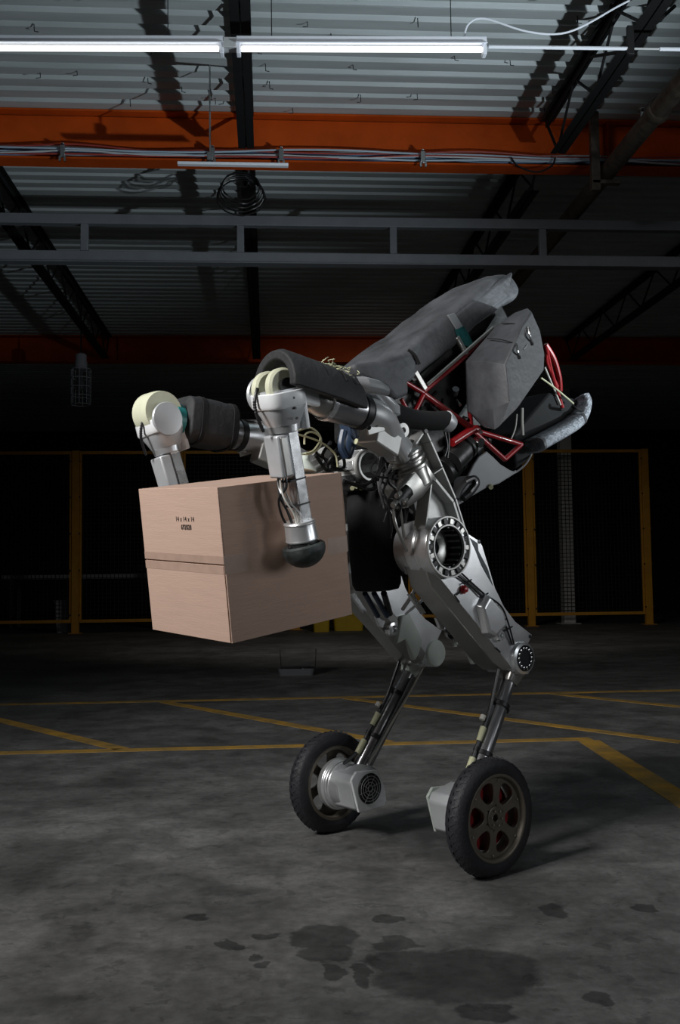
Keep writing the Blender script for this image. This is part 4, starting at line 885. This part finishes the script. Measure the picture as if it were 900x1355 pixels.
obj('funnel', MB().lathe(P(405, 600, 0.08), (0.15, 0, -1), [(0, 0.012), (0.02, 0.014), (0.05, 0.04), (0.06, 0.042)], 20), 'pale_green', ROB)
for k in range(9):
    u, v = rg.uniform(418, 452), rg.uniform(585, 612)
    obj('cable_clump', MB().tube([P(u, v, 0.03), P(u+rg.uniform(-12, 12), v+rg.uniform(-10, 10), 0.05), P(u+rg.uniform(-20, 20), v+rg.uniform(5, 22), 0.02), P(u+rg.uniform(-10, 25), 622, -0.05)], 0.006, 7), rg.choice(('wire_k', 'mach', 'wire_k')), ROB)
# padded black arm tube by the torso
obj('padded_tube', MB().tube([P(520, 545, 0.24), P(545, 554, 0.24), P(570, 557, 0.24), P(590, 556, 0.24)], 0.034, 14), 'black', ROB, label='black padded tube')
obj('padded_cap', MB().lathe(P(588, 556, 0.24), P(602, 566, 0.24)-P(588, 556, 0.24), [(0, 0.038), (0.02, 0.036), (0.038, 0.030), (0.044, 0.01)], 20), 'silver_paint', ROB)
for pts in ([(588, 570), (592, 590), (588, 604)], [(593, 570), (594, 588), (592, 606)]): obj('wire', MB().tube([P(u, v, 0.22) for u, v in pts], 0.004, 6), 'wire_k', ROB)
# blue-grey cloth between pad and shoulder
obj('grey_cloth', MB().loft([superell(P(u, v, 0.26), (0, 1, 0), (0.3, 0, 1), h, k, 16, 2.5) for u, v, h, k in ((466, 504, 0.02, 0.012), (476, 509, 0.05, 0.026), (492, 513, 0.055, 0.024), (505, 517, 0.04, 0.018), (510, 521, 0.02, 0.008))]), 'decal', ROB, label='blue-grey cloth wrap')
# struts and hoses below the barrel
for a0, a1, s0_, s1_, r_, m_ in (((560, 765), (533, 806), 0.05, -0.10, 0.008, 'alu_dk'), ((570, 785), (537, 812), 0.10, -0.10, 0.006, 'alu'), ((508, 785), (516, 812), 0.0, -0.10, 0.012, 'mach'), ((495, 785), (512, 815), 0.0, -0.1, 0.010, 'wire_b'), ((483, 785), (500, 815), -0.02, -0.1, 0.010, 'wire_b')):
    obj('strut', MB().tube([P(*a0, s0_), P(*a1, s1_)], r_, 10, False), m_, ROB)
obj('strut_end', MB().cyl(P(561, 783, 0.10), P(574, 775, 0.12), 0.016), 'alu_dk', ROB)

# ------------------------------------------------------------------ the carton
BX = empty('cardboard_box', (0, 0, 0)); tag(BX, 'brown taped cardboard carton held between the robot hands', 'box')
Rl = Matrix.Rotation(0.006, 3, 'Z') @ Matrix.Rotation(0.1467, 3, 'Y') @ Matrix.Rotation(-0.0622, 3, 'X')
Mr = Matrix.Translation(RORI) @ Matrix.Rotation(atan2(FWD.y, FWD.x), 4, 'Z')
BX.matrix_world = Mr @ Matrix.Translation((0.6903, 0.0, 1.0874)) @ Rl.to_4x4()
hd, hw_, hh_ = 0.4857/2, 0.4486/2, 0.4664/2; T = 0.004
def quadbox(x0, x1, y0, y1, z0, z1): return MB().box(((x0+x1)/2, (y0+y1)/2, (z0+z1)/2), ((x1-x0)/2, (y1-y0)/2, (z1-z0)/2))
obj('side_panel', quadbox(-hd, hd-T, hw_-T, hw_, -hh_, hh_), 'card', BX, 0.0012); obj('side_panel', quadbox(-hd, hd-T, -hw_, -hw_+T, -hh_, hh_), 'card', BX, 0.0012)
obj('side_panel', quadbox(-hd, hd-T, -hw_+T, hw_-T, hh_-T, hh_), 'card', BX, 0.0012); obj('side_panel', quadbox(-hd, hd-T, -hw_+T, hw_-T, -hh_, -hh_+T), 'card', BX, 0.0012)
for sx in (1, -1):
    x0, x1 = (hd-T, hd) if sx > 0 else (-hd-T, -hd)
    obj('flap', quadbox(x0, x1, -hw_, hw_, 0.0035, hh_), 'card', BX, 0.0015); obj('flap', quadbox(x0-0.001*sx, x1-0.0005*sx, -hw_+0.002, hw_-0.005, -hh_+0.001, -0.0005), 'card', BX, 0.0015)
    obj('inner_flap', quadbox(x0-sx*0.006, x1-sx*0.006, -hw_+0.006, hw_-0.006, -hh_+0.006, hh_-0.006), 'ink' if False else 'card_edge', BX)
    t0, t1 = (hd, hd+0.0006) if sx > 0 else (-hd-T-0.0006, -hd-T)
    obj('tape', quadbox(t0, t1, -hw_, hw_, 0.0045, 0.028), 'tape', BX); obj('tape', quadbox(t0-0.0004*sx, t1-0.0004*sx, -hw_, hw_-0.006, -0.026, -0.001), 'tape', BX)
obj('tape', quadbox(hd-0.085, hd, hw_, hw_+0.0006, -0.026, 0.028), 'tape', BX, label='tape end folded round the corner')
obj('tape', quadbox(-hd-T, -hd+0.08, hw_, hw_+0.0006, -0.026, 0.028), 'tape', BX)
def text(body, y, z, width, bold=0.0):
    cu_ = bpy.data.curves.new('print', 'FONT'); cu_.body = body; cu_.align_x = 'CENTER'; cu_.align_y = 'CENTER'; cu_.size = 0.02; cu_.offset = bold; cu_.space_character = 1.12; cu_.resolution_u = 4
    to = bpy.data.objects.new('tmp', cu_); col.objects.link(to); bpy.context.view_layer.update()
    me = bpy.data.meshes.new_from_object(to.evaluated_get(bpy.context.evaluated_depsgraph_get())); bpy.data.objects.remove(to)
    xs = [q.co.x for q in me.vertices]; k = width/(max(xs)-min(xs)); me.materials.clear(); me.materials.append(MT['ink'])
    o = bpy.data.objects.new('printed_text', me); col.objects.link(o); o.parent = BX
    o.matrix_local = Matrix.Translation((hd+0.0012, y, z)) @ Matrix(((0, 0, 1, 0), (1, 0, 0, 0), (0, 1, 0, 0), (0, 0, 0, 1))) @ Matrix.Diagonal((k, k*1.25, 1, 1))
    return o
text('14 x 14 x 14', 0.036, 0.137, 0.100, 0.0002); text('692028', 0.040, 0.112, 0.057, 0.0006)
